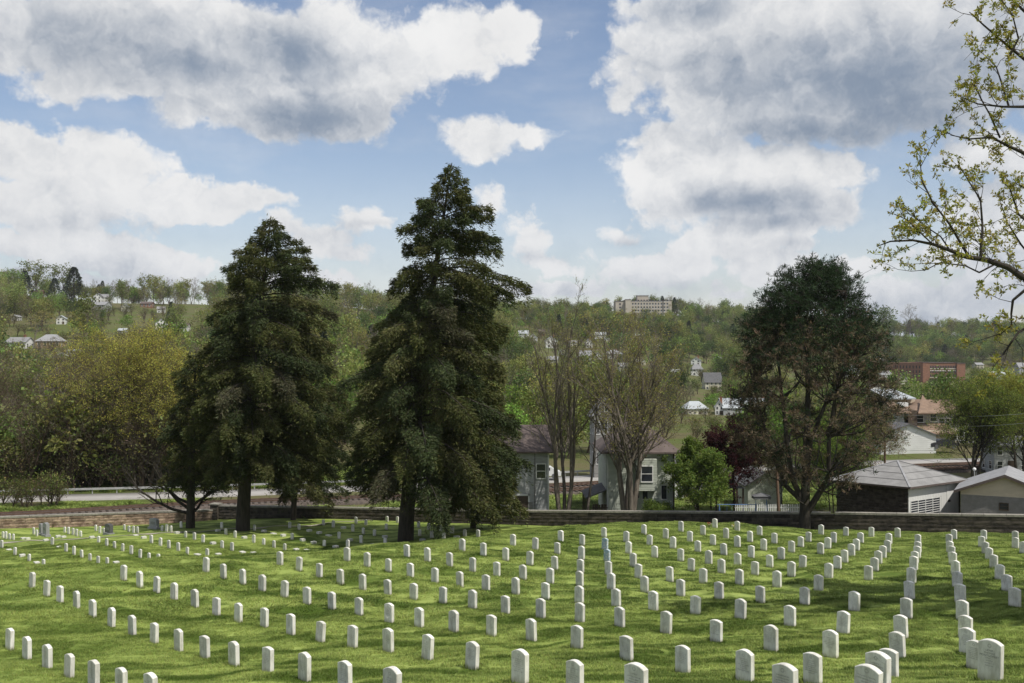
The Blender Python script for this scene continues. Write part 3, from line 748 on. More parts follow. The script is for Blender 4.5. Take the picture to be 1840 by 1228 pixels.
def lawn_patches(y0, y1, step, protos, sc):
    xs, ys = [], []
    y = y0
    while y < y1:
        w = .56 * y + 2; x = np.arange(-w, w, step); xs.append(x + RNG.uniform(-.2, .2, len(x)) * step); ys.append(np.full(len(x), y) + RNG.uniform(-.2, .2, len(x)) * step); y += step
    x = np.concatenate(xs); y = np.concatenate(ys); k = y < wall_y(x) - .7; x = x[k]; y = y[k]
    gx, gy = slope_rot(x, y); z = lawn_z(x, y); n = len(x)
    th = RNG.integers(0, 4, n) * (math.pi / 2) + RNG.uniform(-.2, .2, n)
    # rotation: spin about z, then tilt to the slope
    rots = []
    for i in range(n):
        nv = Vector((-gx[i], -gy[i], 1)).normalized(); q = Vector((0, 0, 1)).rotation_difference(nv) @ Matrix.Rotation(th[i], 3, 'Z').to_quaternion()
        rots.append(q.to_euler())
    return np.stack([x, y, z], 1), np.array([list(r) for r in rots]), np.tile(sc, (n, 1)), RNG.integers(0, len(protos), n)
protos = []
for i in range(3):
    x, y = (-1.5 + 1.5 * i, 9.0); o = link('grass', blade_patch(i, 3000, .025, .055, .012), None, (x, y, float(lawn_z(x, y)))); tag(o, kind='stuff'); protos.append(o)
P_, R_, S_, I_ = lawn_patches(11.5, 34, 1.0, protos, (1, 1, 1)); o = gn_scatter('grass', P_, R_, S_, protos, I_); tag(o, kind='stuff')
P_, R_, S_, I_ = lawn_patches(33.5, 76, 1.6, protos, (1.7, 1.7, 1.15)); o = gn_scatter('grass', P_, R_, S_, protos, I_); tag(o, kind='stuff')

# longer tufts left by the mower round the foot of every nearer headstone
r_ = np.random.default_rng(6); n = 300; sd = r_.integers(0, 4, n); t = r_.uniform(-1, 1, n)
px2 = np.where(sd < 2, t * .2, np.where(sd == 2, .19, -.19)) + r_.normal(0, .02, n); py2 = np.where(sd == 0, -.065, np.where(sd == 1, .065, t * .07)) + r_.normal(0, .02, n)
a = r_.uniform(0, 6.28, n); hh_ = r_.uniform(.04, .12, n); w = .007; V = np.empty((n, 3, 3))
V[:, 0] = np.stack([px2 - np.cos(a) * w, py2 - np.sin(a) * w, np.full(n, -.05)], 1); V[:, 1] = np.stack([px2 + np.cos(a) * w, py2 + np.sin(a) * w, np.full(n, -.05)], 1)
V[:, 2] = np.stack([px2 * 1.15 + r_.normal(0, .02, n), py2 * 1.3 + r_.normal(0, .02, n), hh_], 1)
so = stones[0][0]; tuft = link('grass_tuft', fast_mesh('grass_tuft', V.reshape(-1, 3), [np.arange(3 * n).reshape(n, 3)], M['blade'], col=np.repeat(r_.uniform(.65, 1.2, (n, 1)) * np.ones((n, 3)), 3, 0)), None, so.location, (0, 0, so.rotation_euler.z)); tag(tuft, kind='stuff')
near_ = [s[0] for s in stones[1:] if s[0].location.y < 60]
o = gn_scatter('grass_tufts', [list(q.location) for q in near_], [(0, 0, q.rotation_euler.z) for q in near_], np.stack([np.ones(len(near_)), np.ones(len(near_)), r_.uniform(.5, 1.25, len(near_))], 1), [tuft], np.zeros(len(near_))); tag(o, kind='stuff')
# ------------------------------------------------------------------ trees
def unit(a): return a / np.maximum(np.linalg.norm(a, axis=-1, keepdims=True), 1e-9)
class Tree:
    """collects tapered segments (bark) and small leaf polygons, vectorised at the end"""
    def __init__(s, seed=0): s.seg = []; s.lv = []; s.lf = []; s.lc = []; s.r = np.random.default_rng(seed); s.R = random.Random(seed)
    def add_seg(s, p, q, r0, r1, lvl=0): s.seg.append((*p, *q, r0, r1)); s.lv.append(lvl)
    def poly(s, pts, r0, r1, lvl=0):
        n = len(pts) - 1
        for i in range(n): s.add_seg(pts[i], pts[i + 1], r0 + (r1 - r0) * i / n, r0 + (r1 - r0) * (i + 1) / n, lvl)
    def grow(s, p, d, L, r, lvl, mx, nch, ang, ratio, trop, wig, tips, t0=.3, seglen=None):
        R = s.R; n = max(2, int(5 - lvl)) if lvl < mx else 2
        p = np.array(p, float); d = np.array(d, float); d /= np.linalg.norm(d); step = L / n; pts = [p.copy()]; ds = [d.copy()]
        for i in range(n):
            d = d + np.array([R.gauss(0, wig), R.gauss(0, wig), R.gauss(0, wig) + trop]); d /= np.linalg.norm(d)
            p = p + d * step; pts.append(p.copy()); ds.append(d.copy())
        rt = r * (.35 if lvl else .25)
        for i in range(n): s.add_seg(pts[i], pts[i + 1], r + (rt - r) * i / n, r + (rt - r) * (i + 1) / n, lvl)
        if lvl >= mx: tips.append((pts[0], pts[-1])); return
        k = nch[lvl]
        for j in range(k):
            t = t0 + (1 - t0) * (j + R.random()) / k; x = t * n; i = min(int(x), n - 1); q = pts[i] + (pts[i + 1] - pts[i]) * (x - i)
            dd = ds[i + 1]; a = R.uniform(*ang); az = R.uniform(0, 2 * math.pi) if lvl else j * 2.399 + R.uniform(-.5, .5)
            u = np.cross(dd, (0.3, .2, 1.0) if abs(dd[2]) < .9 else (1, 0, 0)); u /= np.linalg.norm(u); v = np.cross(dd, u)
            nd = dd * math.cos(a) + (u * math.cos(az) + v * math.sin(az)) * math.sin(a)
            l2 = L * ratio * (1.15 - .55 * t) * R.uniform(.75, 1.2); rr = (r + (rt - r) * t) * R.uniform(.45, .62)
            s.grow(q, nd, l2, rr, lvl + 1, mx, nch, ang, ratio, trop, wig, tips, .15)
    def bark_mesh(s, name, m, minr=.004):
        A = np.array(s.seg); lv = np.array(s.lv); V = []; Fs = []; nV = 0
        for sides, sel in ((8, lv <= 0), (5, lv == 1), (3, lv >= 2)):
            B = A[sel]
            if not len(B): continue
            p, q, r0, r1 = B[:, :3], B[:, 3:6], np.maximum(B[:, 6], minr), np.maximum(B[:, 7], minr * .7)
            d = unit(q - p); up = np.where(np.abs(d[:, 2:3]) < .95, np.array([[0, 0, 1.]]), np.array([[1., 0, 0]]))
            a = unit(np.cross(d, up)); b = np.cross(d, a); th = 2 * np.pi * np.arange(sides) / sides
            ring = a[:, None] * np.cos(th)[None, :, None] + b[:, None] * np.sin(th)[None, :, None]
            v = np.concatenate([p[:, None] + ring * r0[:, None, None], q[:, None] + ring * r1[:, None, None]], 1)
            i = np.arange(sides); j = (i + 1) % sides; f = np.stack([i, j, sides + j, sides + i], 1)
            Fs.append((np.arange(len(B))[:, None, None] * 2 * sides + f[None] + nV).reshape(-1, 4)); V.append(v.reshape(-1, 3)); nV += v.shape[0] * v.shape[1]
        return fast_mesh(name, np.concatenate(V), Fs, m, smooth=True)
    def leaves(s, C, size, col, aspect=.5, jit=.3, dirs=None, var=.22):
        """one kite-shaped leaf (quad) at each centre"""
        n = len(C); r = s.r; C = np.asarray(C, float)
        d = unit(r.normal(0, 1, (n, 3))) if dirs is None else unit(dirs + r.normal(0, jit, (n, 3)))
        o = unit(np.cross(d, r.normal(0, 1, (n, 3)))); sz = (size * r.uniform(.6, 1.35, n))[:, None]
        V = np.stack([C, C + d * sz * .5 + o * sz * aspect * .5, C + d * sz, C + d * sz * .5 - o * sz * aspect * .5], 1)
        col = np.asarray(col, float); 
        if col.ndim == 1: col = np.tile(col, (n, 1))
        cc = col * r.uniform(1 - var, 1 + var, (n, 1)) * (1 + r.normal(0, .06, (n, 3)))
        s.lf.append(V); s.lc.append(np.repeat(cc[:, None], 4, 1))
    def leaf_mesh(s, name, m):
        V = np.concatenate(s.lf).reshape(-1, 3); c = np.concatenate(s.lc).reshape(-1, 3)
        return fast_mesh(name, V, [np.arange(len(V)).reshape(-1, 4)], m, col=np.clip(c, 0, 1))

def along(tips, k, spread, r):
    A = np.array([t[0] for t in tips]); B = np.array([t[1] for t in tips]); n = len(A)
    t = r.uniform(.2, 1.05, (n, k, 1)); P = A[:, None] * (1 - t) + B[:, None] * t
    return (P + r.normal(0, spread, P.shape)).reshape(-1, 3)

def place(name, label, cat, base, group=None):
    r = empty(name, base); tag(r, label, cat, group); return r

def deciduous(name, label, base, H, spread, seed, bark, leafcol=None, nleaf=4, lsize=.18, nst=1, mx=4, nch=(13, 7, 5, 4), trop=.02, wig=.12,
              trunk_r=.3, lean=(0, 0), ang=(.45, .95), t0=.3, ratio=.52, cat='tree', minr=.010, clump=1.0, var=.22):
    T = Tree(seed); tips = []
    for k in range(nst):
        a = k * 2.4 + seed; off = np.array((math.cos(a), math.sin(a), 0)) * (.35 * (nst > 1))
        d = (lean[0] + math.cos(a) * .13 * (nst > 1), lean[1] + math.sin(a) * .13 * (nst > 1), 1)
        T.grow(off + np.array((0, 0, -.3)), d, H * T.R.uniform(.82, 1.0) * .95, trunk_r / math.sqrt(nst), 0, mx, nch, ang, ratio * spread, trop, wig * .5 if nst == 1 else wig * .6, tips, t0)
    r = place(name, label, cat, base)
    link('trunk', T.bark_mesh('trunk', bark, minr), r)
    if leafcol is not None:
        C = along(tips, nleaf, .12 * clump, T.r); cols = np.asarray(leafcol, float)
        if cols.ndim == 2: cols = cols[T.r.integers(0, len(cols), len(C))]
        T.leaves(C, lsize, cols, var=var); link('crown', T.leaf_mesh('crown', M['leaf']), r)
    return r

def hemlock(name, label, base_px, Y, top_px, prof, hb, seed, dens=1.0, trunk_r=.45, base_z=None, bark=None, bottom_bare=None, rag=.25):
    """prof: rows of (py, left px, right px) read at the outline; base, axis and widths all in metres about the trunk"""
    k = Y / F; T = Tree(seed); r = T.r
    bx, by = base_px; tx, ty = top_px
    B = Vector(((bx - CX) * k, Y, (HY - by) * k)); H = (by - ty) * k; lean = (tx - bx) * k
    prof = sorted(prof, key=lambda q: -q[0]); hh = np.array([(by - q[0]) * k for q in prof])
    ax = lambda h: lean * np.clip(h / H, 0, 1) ** 1.3
    wl_ = np.array([(bx * 1.0 - q[1]) * k for q in prof]) + ax(hh); wr_ = np.array([(q[2] - bx) * k for q in prof]) - ax(hh)
    n = 14; tr = [np.array((ax(H * i / n), 0, H * i / n - .3 * (i == 0))) for i in range(n + 1)]
    T.poly(tr, trunk_r, .03, 0)
    nb = int(H * 7.4 * dens); S = []; Dv = []; Cc = []
    for i in range(nb):
        u = (i + r.random()) / nb; h0 = hb + (H - hb) * u ** 1.05
        if h0 > H - .25: continue
        ph = i * 2.399 + r.normal(0, .3); cs, sn = math.cos(ph), math.sin(ph)
        drop = .12 + .18 * (1 - h0 / H)
        wL = np.interp(h0, hh, wl_); wR = np.interp(h0, hh, wr_); w = wL + (wR - wL) * (cs + 1) / 2
        w *= .92 + .16 * math.sin(ph * 2 + h0 * 1.3 + seed) * math.sin(h0 * .9 + seed * 2 + ph) + .10 * math.sin(h0 * 3.1 + ph * 3)
        L = max(.25, w) * r.uniform(1 - rag, 1.06) * (1.0 if r.random() > .07 else 1.16)
        out = np.array((cs, sn, 0)); lat = np.array((-sn, cs, 0)); a0 = np.array((ax(h0), 0, h0))
        zc = lambda s_: L * (.20 * s_ - (.20 + drop) * s_ ** 2) + (.35 if h0 / H > .75 else 0) * L * s_ * .8
        pts = [a0 + out * L * s_ + np.array((0, 0, zc(s_))) for s_ in (0, .25, .5, .75, .95)]
        T.poly(pts, max(.02, .011 * L + .015), .01, 2)
        tone = r.uniform(.75, 1.2); dead = r.random() < .02
        m = int((16 + 27 * L + 15 * L * L) * dens)
        s_ = r.uniform(.12, 1, m) ** .65; side = r.choice([-1, 1], m); wd = (.27 * L * (1.06 - s_) + .10); off = side * wd * r.random(m) ** .7
        P_ = a0 + out * (L * s_)[:, None] + lat * off[:, None]
        P_[:, 2] += zc(s_) - .28 * np.abs(off) - r.exponential(.09 + .04 * L, m) + r.normal(0, .06, m)
        S.append(P_); Dv.append(out * .8 + lat * (side * .6)[:, None] + np.array((0, 0, -.45)) + r.normal(0, .25, (m, 3)))
        c = np.array((.076, .084, .032)) if r.random() < .6 else np.array((.052, .066, .030))
        if r.random() < .14: c = np.array((.092, .096, .040))
        if dead: c = np.array((.085, .085, .050))
        Cc.append(np.tile(c * tone, (m, 1)))
        # hanging side twigs
        for q in range(int(2 + L * 1.2)):
            t = r.uniform(.3, .95); o = r.choice([-1, 1]) * .3 * L * (1.1 - t)
            p0 = a0 + out * L * t + np.array((0, 0, zc(t))); T.add_seg(p0, p0 + out * .25 + lat * o + np.array((0, 0, -.25 * abs(o) - .1)), .012, .006, 3)
    S = np.concatenate(S); Dv = np.concatenate(Dv); Cc = np.concatenate(Cc)
    T.leaves(S, .33, Cc, .22, .25, Dv, .3); T.leaves(S + r.normal(0, .10, S.shape), .30, Cc * .95, .20, .4, Dv, .3)
    T.leaves(S + r.normal(0, .09, S.shape), .24, Cc * 1.15, .24, .5, Dv + r.normal(0, .5, Dv.shape), .3)
    if base_z is not None: B.z = base_z
    root = place(name, label, 'tree', B)
    if bottom_bare: bottom_bare(T)
    link('trunk', T.bark_mesh('trunk', bark or M['bark_dark'], .009), root); link('crown', T.leaf_mesh('crown', M['needle']), root)
    return root
hemlock('hemlock_tree', 'tall dark evergreen with a pointed top, tallest tree in the cemetery', (728, 978), 75, (812, 293),
        [(293,806,818),(330,785,838),(380,735,885),(440,700,912),(500,690,922),(520,700,925),(560,665,940),(610,655,950),(650,640,950),(720,630,952),(780,615,952),(850,608,950),(905,640,925)], 4.7, 21, 1.0, .62)
hemlock('hemlock_tree', 'broad dark evergreen with a pointed top left of the tallest tree', (436, 950), 84, (487, 388),
        [(388,482,493),(420,455,515),(450,432,560),(500,395,592),(550,368,612),(600,362,620),(650,350,625),(700,345,615),(780,345,600),(850,360,580),(885,380,560)], 4.9, 22, 1.0, .62)
hemlock('hemlock_tree', 'lower evergreen filling the gap at the right foot of the broad evergreen', (527, 932), 93, (560, 600),
        [(600,552,568),(650,510,615),(720,490,640),(800,480,642),(860,478,640),(895,500,620)], 2.4, 23, .8, .28)
hemlock('hemlock_tree', 'smaller evergreen at the right foot of the tallest tree', (850, 951), 80, (872, 700),
        [(700,865,880),(750,835,925),(800,805,950),(860,790,955),(900,800,940)], 2.0, 24, .9, .25)
def bare_low(T):
    R = T.R; tips = []
    for (x, y, z, L) in ((-1, -.1, .45, 5.5), (-1, -.5, .25, 6.5), (1, -.2, .9, 3.5), (-.7, .3, .9, 4.0), (.8, .4, .8, 3.2), (-1, .3, .15, 5.0)):
        T.grow((0, 0, R.uniform(1.3, 2.4)), (x, y, z), L, .15, 1, 4, (0, 8, 5, 4), (.4, .9), .5, .06, .16, tips, .3)
hemlock('hemlock_tree', 'low forking tree with bare lower limbs beneath the left evergreens', (342, 952), 87, (352, 632),
        [(632,345,358),(680,305,395),(740,292,402),(800,290,405),(860,295,400),(905,305,385)], 3.9, 25, .85, .42, bottom_bare=bare_low, bark=M['bark_dark'])

# two-needle pine, browned below
def pine():
    Y = 75.5; k = Y / F; bx, by = 1446, 952; T = Tree(31); r = T.r
    B = Vector(((bx - CX) * k, Y, (HY - by) * k)); W2 = lambda px, py: np.array(((px - bx) * k, 0, (by - py) * k))
    prof = np.array([(474,1435,1475),(490,1392,1522),(520,1372,1545),(560,1340,1560),(600,1325,1578),(650,1312,1592),(700,1298,1612),(760,1296,1615),(810,1310,1605),(850,1345,1560)], float)
    lead = [[(1446,958),(1446,910),(1448,860),(1450,780),(1452,700),(1450,600),(1452,500)], [(1444,905),(1425,860),(1418,800),(1412,720),(1402,620),(1398,530)],
            [(1448,925),(1472,880),(1483,850),(1480,780),(1490,700),(1500,600),(1498,530)], [(1440,900),(1415,875),(1395,820),(1380,760),(1365,690),(1352,610)],
            [(1450,850),(1455,790),(1480,720),(1520,650),(1540,600)]]
    LP = []
    for i, l in enumerate(lead):
        dy = [0, .8, -1.2, 1.5, -1.0][i]; pts = [W2(*q) + np.array((0, dy * j * .35, 0)) for j, q in enumerate(l)]
        T.poly(pts, [.46, .24, .26, .2, .2][i], .05, 0); LP.append(pts)
    n = 250; C = []
    while len(C) < n:
        py = r.uniform(484, 860); l, rr = np.interp(py, prof[:, 0], prof[:, 1]) + 13, np.interp(py, prof[:, 0], prof[:, 2]) - 13
        c = (l + rr) / 2; w = (rr - l) / 2; a = r.uniform(0, 2 * np.pi); q = r.uniform(.30, 1) ** .5 if py > 560 else r.uniform(.05, 1) ** .5
        if py > 590 and r.random() < (py - 590) / 340: continue
        p = np.array(((c + w * q * math.cos(a) - bx) * k, w * k * q * math.sin(a) * .9, (by - py) * k))
        if C and min(np.linalg.norm(p - o) for o in C) < .75: continue
        C.append(p)
    allp = np.concatenate([np.array(p)[1:] for p in LP])
    tuft_p, tuft_d, tuft_c = [], [], []
    for c in C:
        dz = c[2] - allp[:, 2]; dd = np.linalg.norm(allp[:, :2] - c[:2], axis=1) + np.abs(dz - .6 * np.linalg.norm(allp[:, :2] - c[:2], axis=1)) * .9
        a = allp[np.argmin(dd)] + r.normal(0, .1, 3); mid = a * .5 + c * .5 + np.array((0, 0, -.10 * np.linalg.norm(c - a))) + r.normal(0, .25, 3)
        T.poly([a, a * .6 + mid * .4 + r.normal(0, .1, 3), mid, mid * .4 + c * .6 + r.normal(0, .15, 3), c], .055 + .008 * np.linalg.norm(c - a), .018, 2)
        outd = unit((c - np.array((0, 0, c[2] * .75)))[None])[0]
        py = by - c[2] / k
        m = r.integers(30, 46) if py < 600 else r.integers(18, 34)
        for j in range(m):
            e = c + r.normal(0, .55, 3) * np.array((1, 1, .62)) + outd * .15; T.add_seg(c, e, .014, .009, 3)
            tuft_p.append(e); tuft_d.append(unit((outd * .8 + np.array((0, 0, .9)) + r.normal(0, .5, 3))[None])[0])
            brown = r.random() < np.clip((py - 560) / 170, 0, .72)
            tuft_c.append(np.array((.150, .115, .080)) * r.uniform(.7, 1.25) if brown else np.array((.036, .056, .030)) * r.uniform(.7, 1.3))
    tp = np.array(tuft_p); td = np.array(tuft_d); tcs = np.array(tuft_c); K = 15
    d = unit(np.repeat(td, K, 0) * .55 + r.normal(0, .75, (len(tp) * K, 3)))
    T.leaves(np.repeat(tp, K, 0) + d * .03, .30, np.repeat(tcs, K, 0), .14, .05, d, .25)
    root = place('pine_tree', 'round topped pine with browned lower needles beside the wall', 'tree', B)
    link('trunk', T.bark_mesh('trunk', M['bark_dark'], .012), root); link('crown', T.leaf_mesh('crown', M['needle']), root)
pine()

# foreground oak reaching in from the right
def oak():
    T = Tree(41); r = T.r; R = T.R; tips = []
    bx, byy = 21.0, 26.0; B = Vector((bx, byy, float(lawn_z(bx, byy))))
    def P3(px, py, Y): return np.array(((px - CX) / F * Y, Y, (HY - py) / F * Y)) - np.array(B)
    trunk = [np.array((0, 0, -.4)), np.array((.1, 0, 3.)), np.array((.0, .1, 7.)), np.array((-.3, 0, 10.)), np.array((-.1, .2, 14.)), np.array((.3, .3, 19.))]
    T.poly(trunk, .55, .1, 0)
    L = [ ([(1840,500),(1813,481),(1772,467),(1737,462),(1707,450),(1676,439),(1641,432),(1600,434),(1576,443)], .095, 10.2),
          ([(1742,463),(1722,430),(1707,404),(1676,364),(1656,323),(1654,293)], .042, None),
          ([(1762,466),(1765,420),(1765,400),(1762,359),(1742,328),(1727,303)], .045, None),
          ([(1790,474),(1760,490),(1735,478),(1690,472),(1660,487)], .03, None), ([(1707,450),(1690,425),(1660,405),(1640,385)], .025, None),
          ([(1676,439),(1650,415),(1630,395),(1607,385)], .022, None),
          ([(1850,515),(1820,540),(1817,565),(1818,585),(1795,603)], .045, 9.0), ([(1870,575),(1830,598),(1800,640),(1785,660)], .045, 8.5),
          ([(1860,300),(1840,275),(1813,263),(1782,247),(1742,250),(1708,243)], .065, 12.5), ([(1797,248),(1778,205),(1762,177),(1750,150)], .03, None),
          ([(1860,195),(1840,192),(1803,192),(1757,187),(1712,168)], .05, 13.5), ([(1870,130),(1840,106),(1803,76),(1767,45),(1742,22)], .055, 14.5),
          ([(1870,45),(1840,20),(1810,-10),(1780,-60)], .05, 15), ([(1870,420),(1830,385),(1815,340),(1800,325)], .04, 11.5), ([(1860,470),(1835,440),(1810,400),(1800,370)],.035,11),
          ([(1815,100),(1830,70),(1820,30),(1800,0)], .03, None), ([(1813,192),(1800,150),(1790,120),(1770,100)], .03, None), ([(1870,350),(1845,340),(1825,330)],.03,12)]
    for i, (pl_, r0, hz) in enumerate(L):
        Ys = 27.5 + (i % 5 - 2) * .45; pts = [P3(x, y, Ys + .1 * j * (-1) ** i) for j, (x, y) in enumerate(pl_)]
        if hz is not None:
            t = np.array((-.2, 0, hz)); m = (t + pts[0]) / 2 + np.array((0, 0, -.3)); T.poly([t, m, pts[0]], r0 * 1.8, r0, 0)
        T.poly(pts, r0, .012, 1)
        for a, b in zip(pts[:-1], pts[1:]):
            ln = np.linalg.norm(b - a)
            for q in range(max(1, int(ln / .21))):
                t = R.random(); p = a + (b - a) * t; d = unit(((b - a) / ln * .8 + np.array((R.gauss(0, .8), R.gauss(0, .8), R.gauss(.25, .8))))[None])[0]
                T.grow(p, d, R.uniform(.5, 1.25), .012, 2, 3, (0, 0, 4, 2), (.5, 1.1), .5, .05, .22, tips, .2)
        tips.append((pts[-2], pts[-1]))
    vis = len(tips)
    # rest of the crown, beyond the right edge of the view
    rest = []
    for i in range(34):
        h = R.uniform(7, 19); a = R.uniform(0, 6.28); Lb = R.uniform(5, 9) * (1 - max(0, h - 12) / 14)
        if math.cos(a) < -.25 and h > 0: 
            if R.random() < .55: continue
            Lb *= .55
        T.grow((0, 0, h), (math.cos(a), math.sin(a), .35), Lb, .11, 1, 3, (0, 9, 6, 3), (.5, 1.0), .5, .04, .14, rest, .3)
    cols = np.array([(.34, .33, .08), (.27, .28, .07), (.40, .36, .10), (.30, .25, .09)])
    def clusters(tp, k, sz):
        A = np.array([t[1] for t in tp]); B2 = np.array([t[0] for t in tp]); t = r.uniform(0, .8, (len(A), k, 1))
        C = (A[:, None] * (1 - t) + B2[:, None] * t).reshape(-1, 3); cc = cols[r.integers(0, 4, len(C))]
        n = 7; CC = np.repeat(C, n, 0); dd = unit(r.normal(0, 1, CC.shape) + np.array((0, 0, .2)))
        T.leaves(CC + dd * .015, sz, np.repeat(cc, n, 0), .42, .1, dd, .25)
    clusters(tips, 3, .10); clusters(rest, 11, .24)
    root = place('oak_tree', 'young-leaved tree reaching in from the right edge above the graves', 'tree', B)
    link('trunk', T.bark_mesh('trunk', M['bark_dark'], .006), root); link('crown', T.leaf_mesh('crown', M['leaf']), root)
oak()

# mid-distance trees outside the wall
def at(px, py, Y): x, y, z = ray(px, py, Y); return Vector((x, y, float(ground(x, y))))
YG = [(.36, .36, .10), (.29, .31, .08), (.40, .38, .12)]; FG = [(.14, .20, .05), (.11, .165, .045), (.18, .24, .06)]; OL = [(.26, .23, .10), (.22, .19, .09), (.29, .27, .10)]
deciduous('bare_tree', 'bare purple-brown tree at the left edge behind the railway', at(-45, 0, 116), 15.5, 1.3, 51, M['bark_brown'], [(.16,.12,.09)], 3, .10, nch=(15, 9, 6, 4), trunk_r=.28, trop=.05)
deciduous('bare_tree', 'bare brown tree with an upright dark trunk beyond the road at left', at(104, 0, 133), 15.5, .95, 52, M['bark_brown'], [(.17,.13,.09),(.18,.18,.07)], 3, .12, nch=(15, 9, 5, 4), trunk_r=.3, t0=.38)
deciduous('bare_tree', 'thin pale-limbed bare tree left of the yellow-green tree', at(205, 0, 142), 16.5, .9, 53, M['bark_grey'], None, nch=(13, 8, 5, 4), trunk_r=.22)
deciduous('maple_tree', 'large yellow-green budding tree left of the evergreens', at(262, 0, 122), 15.2, 1.35, 54, M['bark_brown'], [(.42,.41,.09),(.34,.35,.08),(.46,.42,.11)], 9, .15, nst=2, nch=(16, 9, 6, 4), trunk_r=.34, t0=.2, ang=(.35, .8))
deciduous('maple_tree', 'smaller yellow-green tree left of the large budding tree', at(185, 0, 128), 11.5, 1.2, 55, M['bark_brown'], YG + FG, 7, .18, nch=(14, 8, 5, 4), trunk_r=.2, t0=.2)
deciduous('maple_tree', 'fresh green small tree among bare trees at far left', at(55, 0, 138), 11, 1.3, 56, M['bark_brown'], FG, 6, .18, nch=(13, 7, 5, 4), trunk_r=.2, t0=.2)
deciduous('bare_tree', 'tall many-stemmed bare tree just behind the wall, right of the tallest evergreen', at(1013, 0, 92), 21, .72, 57, M['bark_grey'], [(.24,.25,.08)], 2, .09, nst=5, nch=(10, 7, 5, 3), trunk_r=.42, t0=.28, ang=(.3, .7), trop=.06)
deciduous('bare_tree', 'slender leaning bare tree beside the many-stemmed one', at(1052, 0, 93), 15.5, .6, 58, M['bark_grey'], None, nch=(10, 6, 4, 3), trunk_r=.14, lean=(.12, 0))
deciduous('maple_tree', 'large olive budding tree with a thick dark trunk behind the wall', at(1131, 0, 90), 18.0, .9, 59, M['bark_grey'], OL + YG[:1], 3, .13, nst=4, nch=(12, 7, 5, 4), trunk_r=.58, t0=.22, ang=(.3, .75), trop=.05)
deciduous('leafy_tree', 'bright green leafy tree between the white house and the purple tree', at(1256, 0, 92), 7.4, 1.1, 60, M['bark_dark'], FG, 16, .20, nch=(14, 8, 5, 3), trunk_r=.16, t0=.18, ang=(.5, 1.1))
deciduous('plum_tree', 'dark purple-leaved tree left of the pine', at(1322, 0, 97), 7.6, 1.25, 61, M['bark_dark'], [(.045,.018,.022),(.06,.022,.026),(.035,.016,.018)], 14, .2, nch=(13, 8, 5, 3), trunk_r=.16, t0=.3, ang=(.5, 1.1))
deciduous('leafy_tree', 'pale green loose tree behind the sheds at right', at(1748, 0, 112), 9.8, 1.2, 62, M['bark_dark'], [(.16,.20,.05),(.20,.23,.06),(.12,.17,.04)], 7, .15, nst=3, nch=(12, 8, 5, 4), trunk_r=.3, t0=.25, ang=(.35, .85))
deciduous('leafy_tree', 'yellowish green tree at the right edge behind the tan gabled garage', at(1835, 0, 120), 10.0, 1.3, 63, M['bark_dark'], [(.20,.23,.05),(.26,.26,.06)], 10, .18, nst=2, nch=(12, 8, 5, 4), trunk_r=.26, t0=.25)
deciduous('leafy_tree', 'light green young tree seen past the right side of the pine trunk', at(1497, 0, 96), 7.0, 1.3, 64, M['bark_dark'], [(.16,.22,.05),(.13,.20,.05)], 10, .15, nst=3, nch=(9, 7, 5, 3), trunk_r=.12, t0=.2)
deciduous('leafy_tree', 'pinkish budding bush left of the white gabled garage', at(1560, 0, 128), 6.5, 1.5, 65, M['bark_dark'], [(.26,.19,.15),(.20,.22,.08)], 10, .16, nst=3, nch=(9, 7, 5, 3), trunk_r=.12, t0=.15, ang=(.5, 1.1))
deciduous('leafy_tree', 'grey flowering tree beside the pale shed', at(1405, 0, 99), 5.6, 1.4, 66, M['bark_dark'], [(.22,.22,.18),(.14,.15,.10)], 8, .12, nch=(11, 7, 5, 3), trunk_r=.12, t0=.3, ang=(.5, 1.1))
deciduous('bush', 'small bright bush at the foot of the white house wall', at(1187, 0, 91.5), 1.9, 1.4, 67, M['bark_dark'], FG, 14, .12, nst=4, nch=(7, 5, 4, 3), trunk_r=.05, t0=.1, cat='bush')
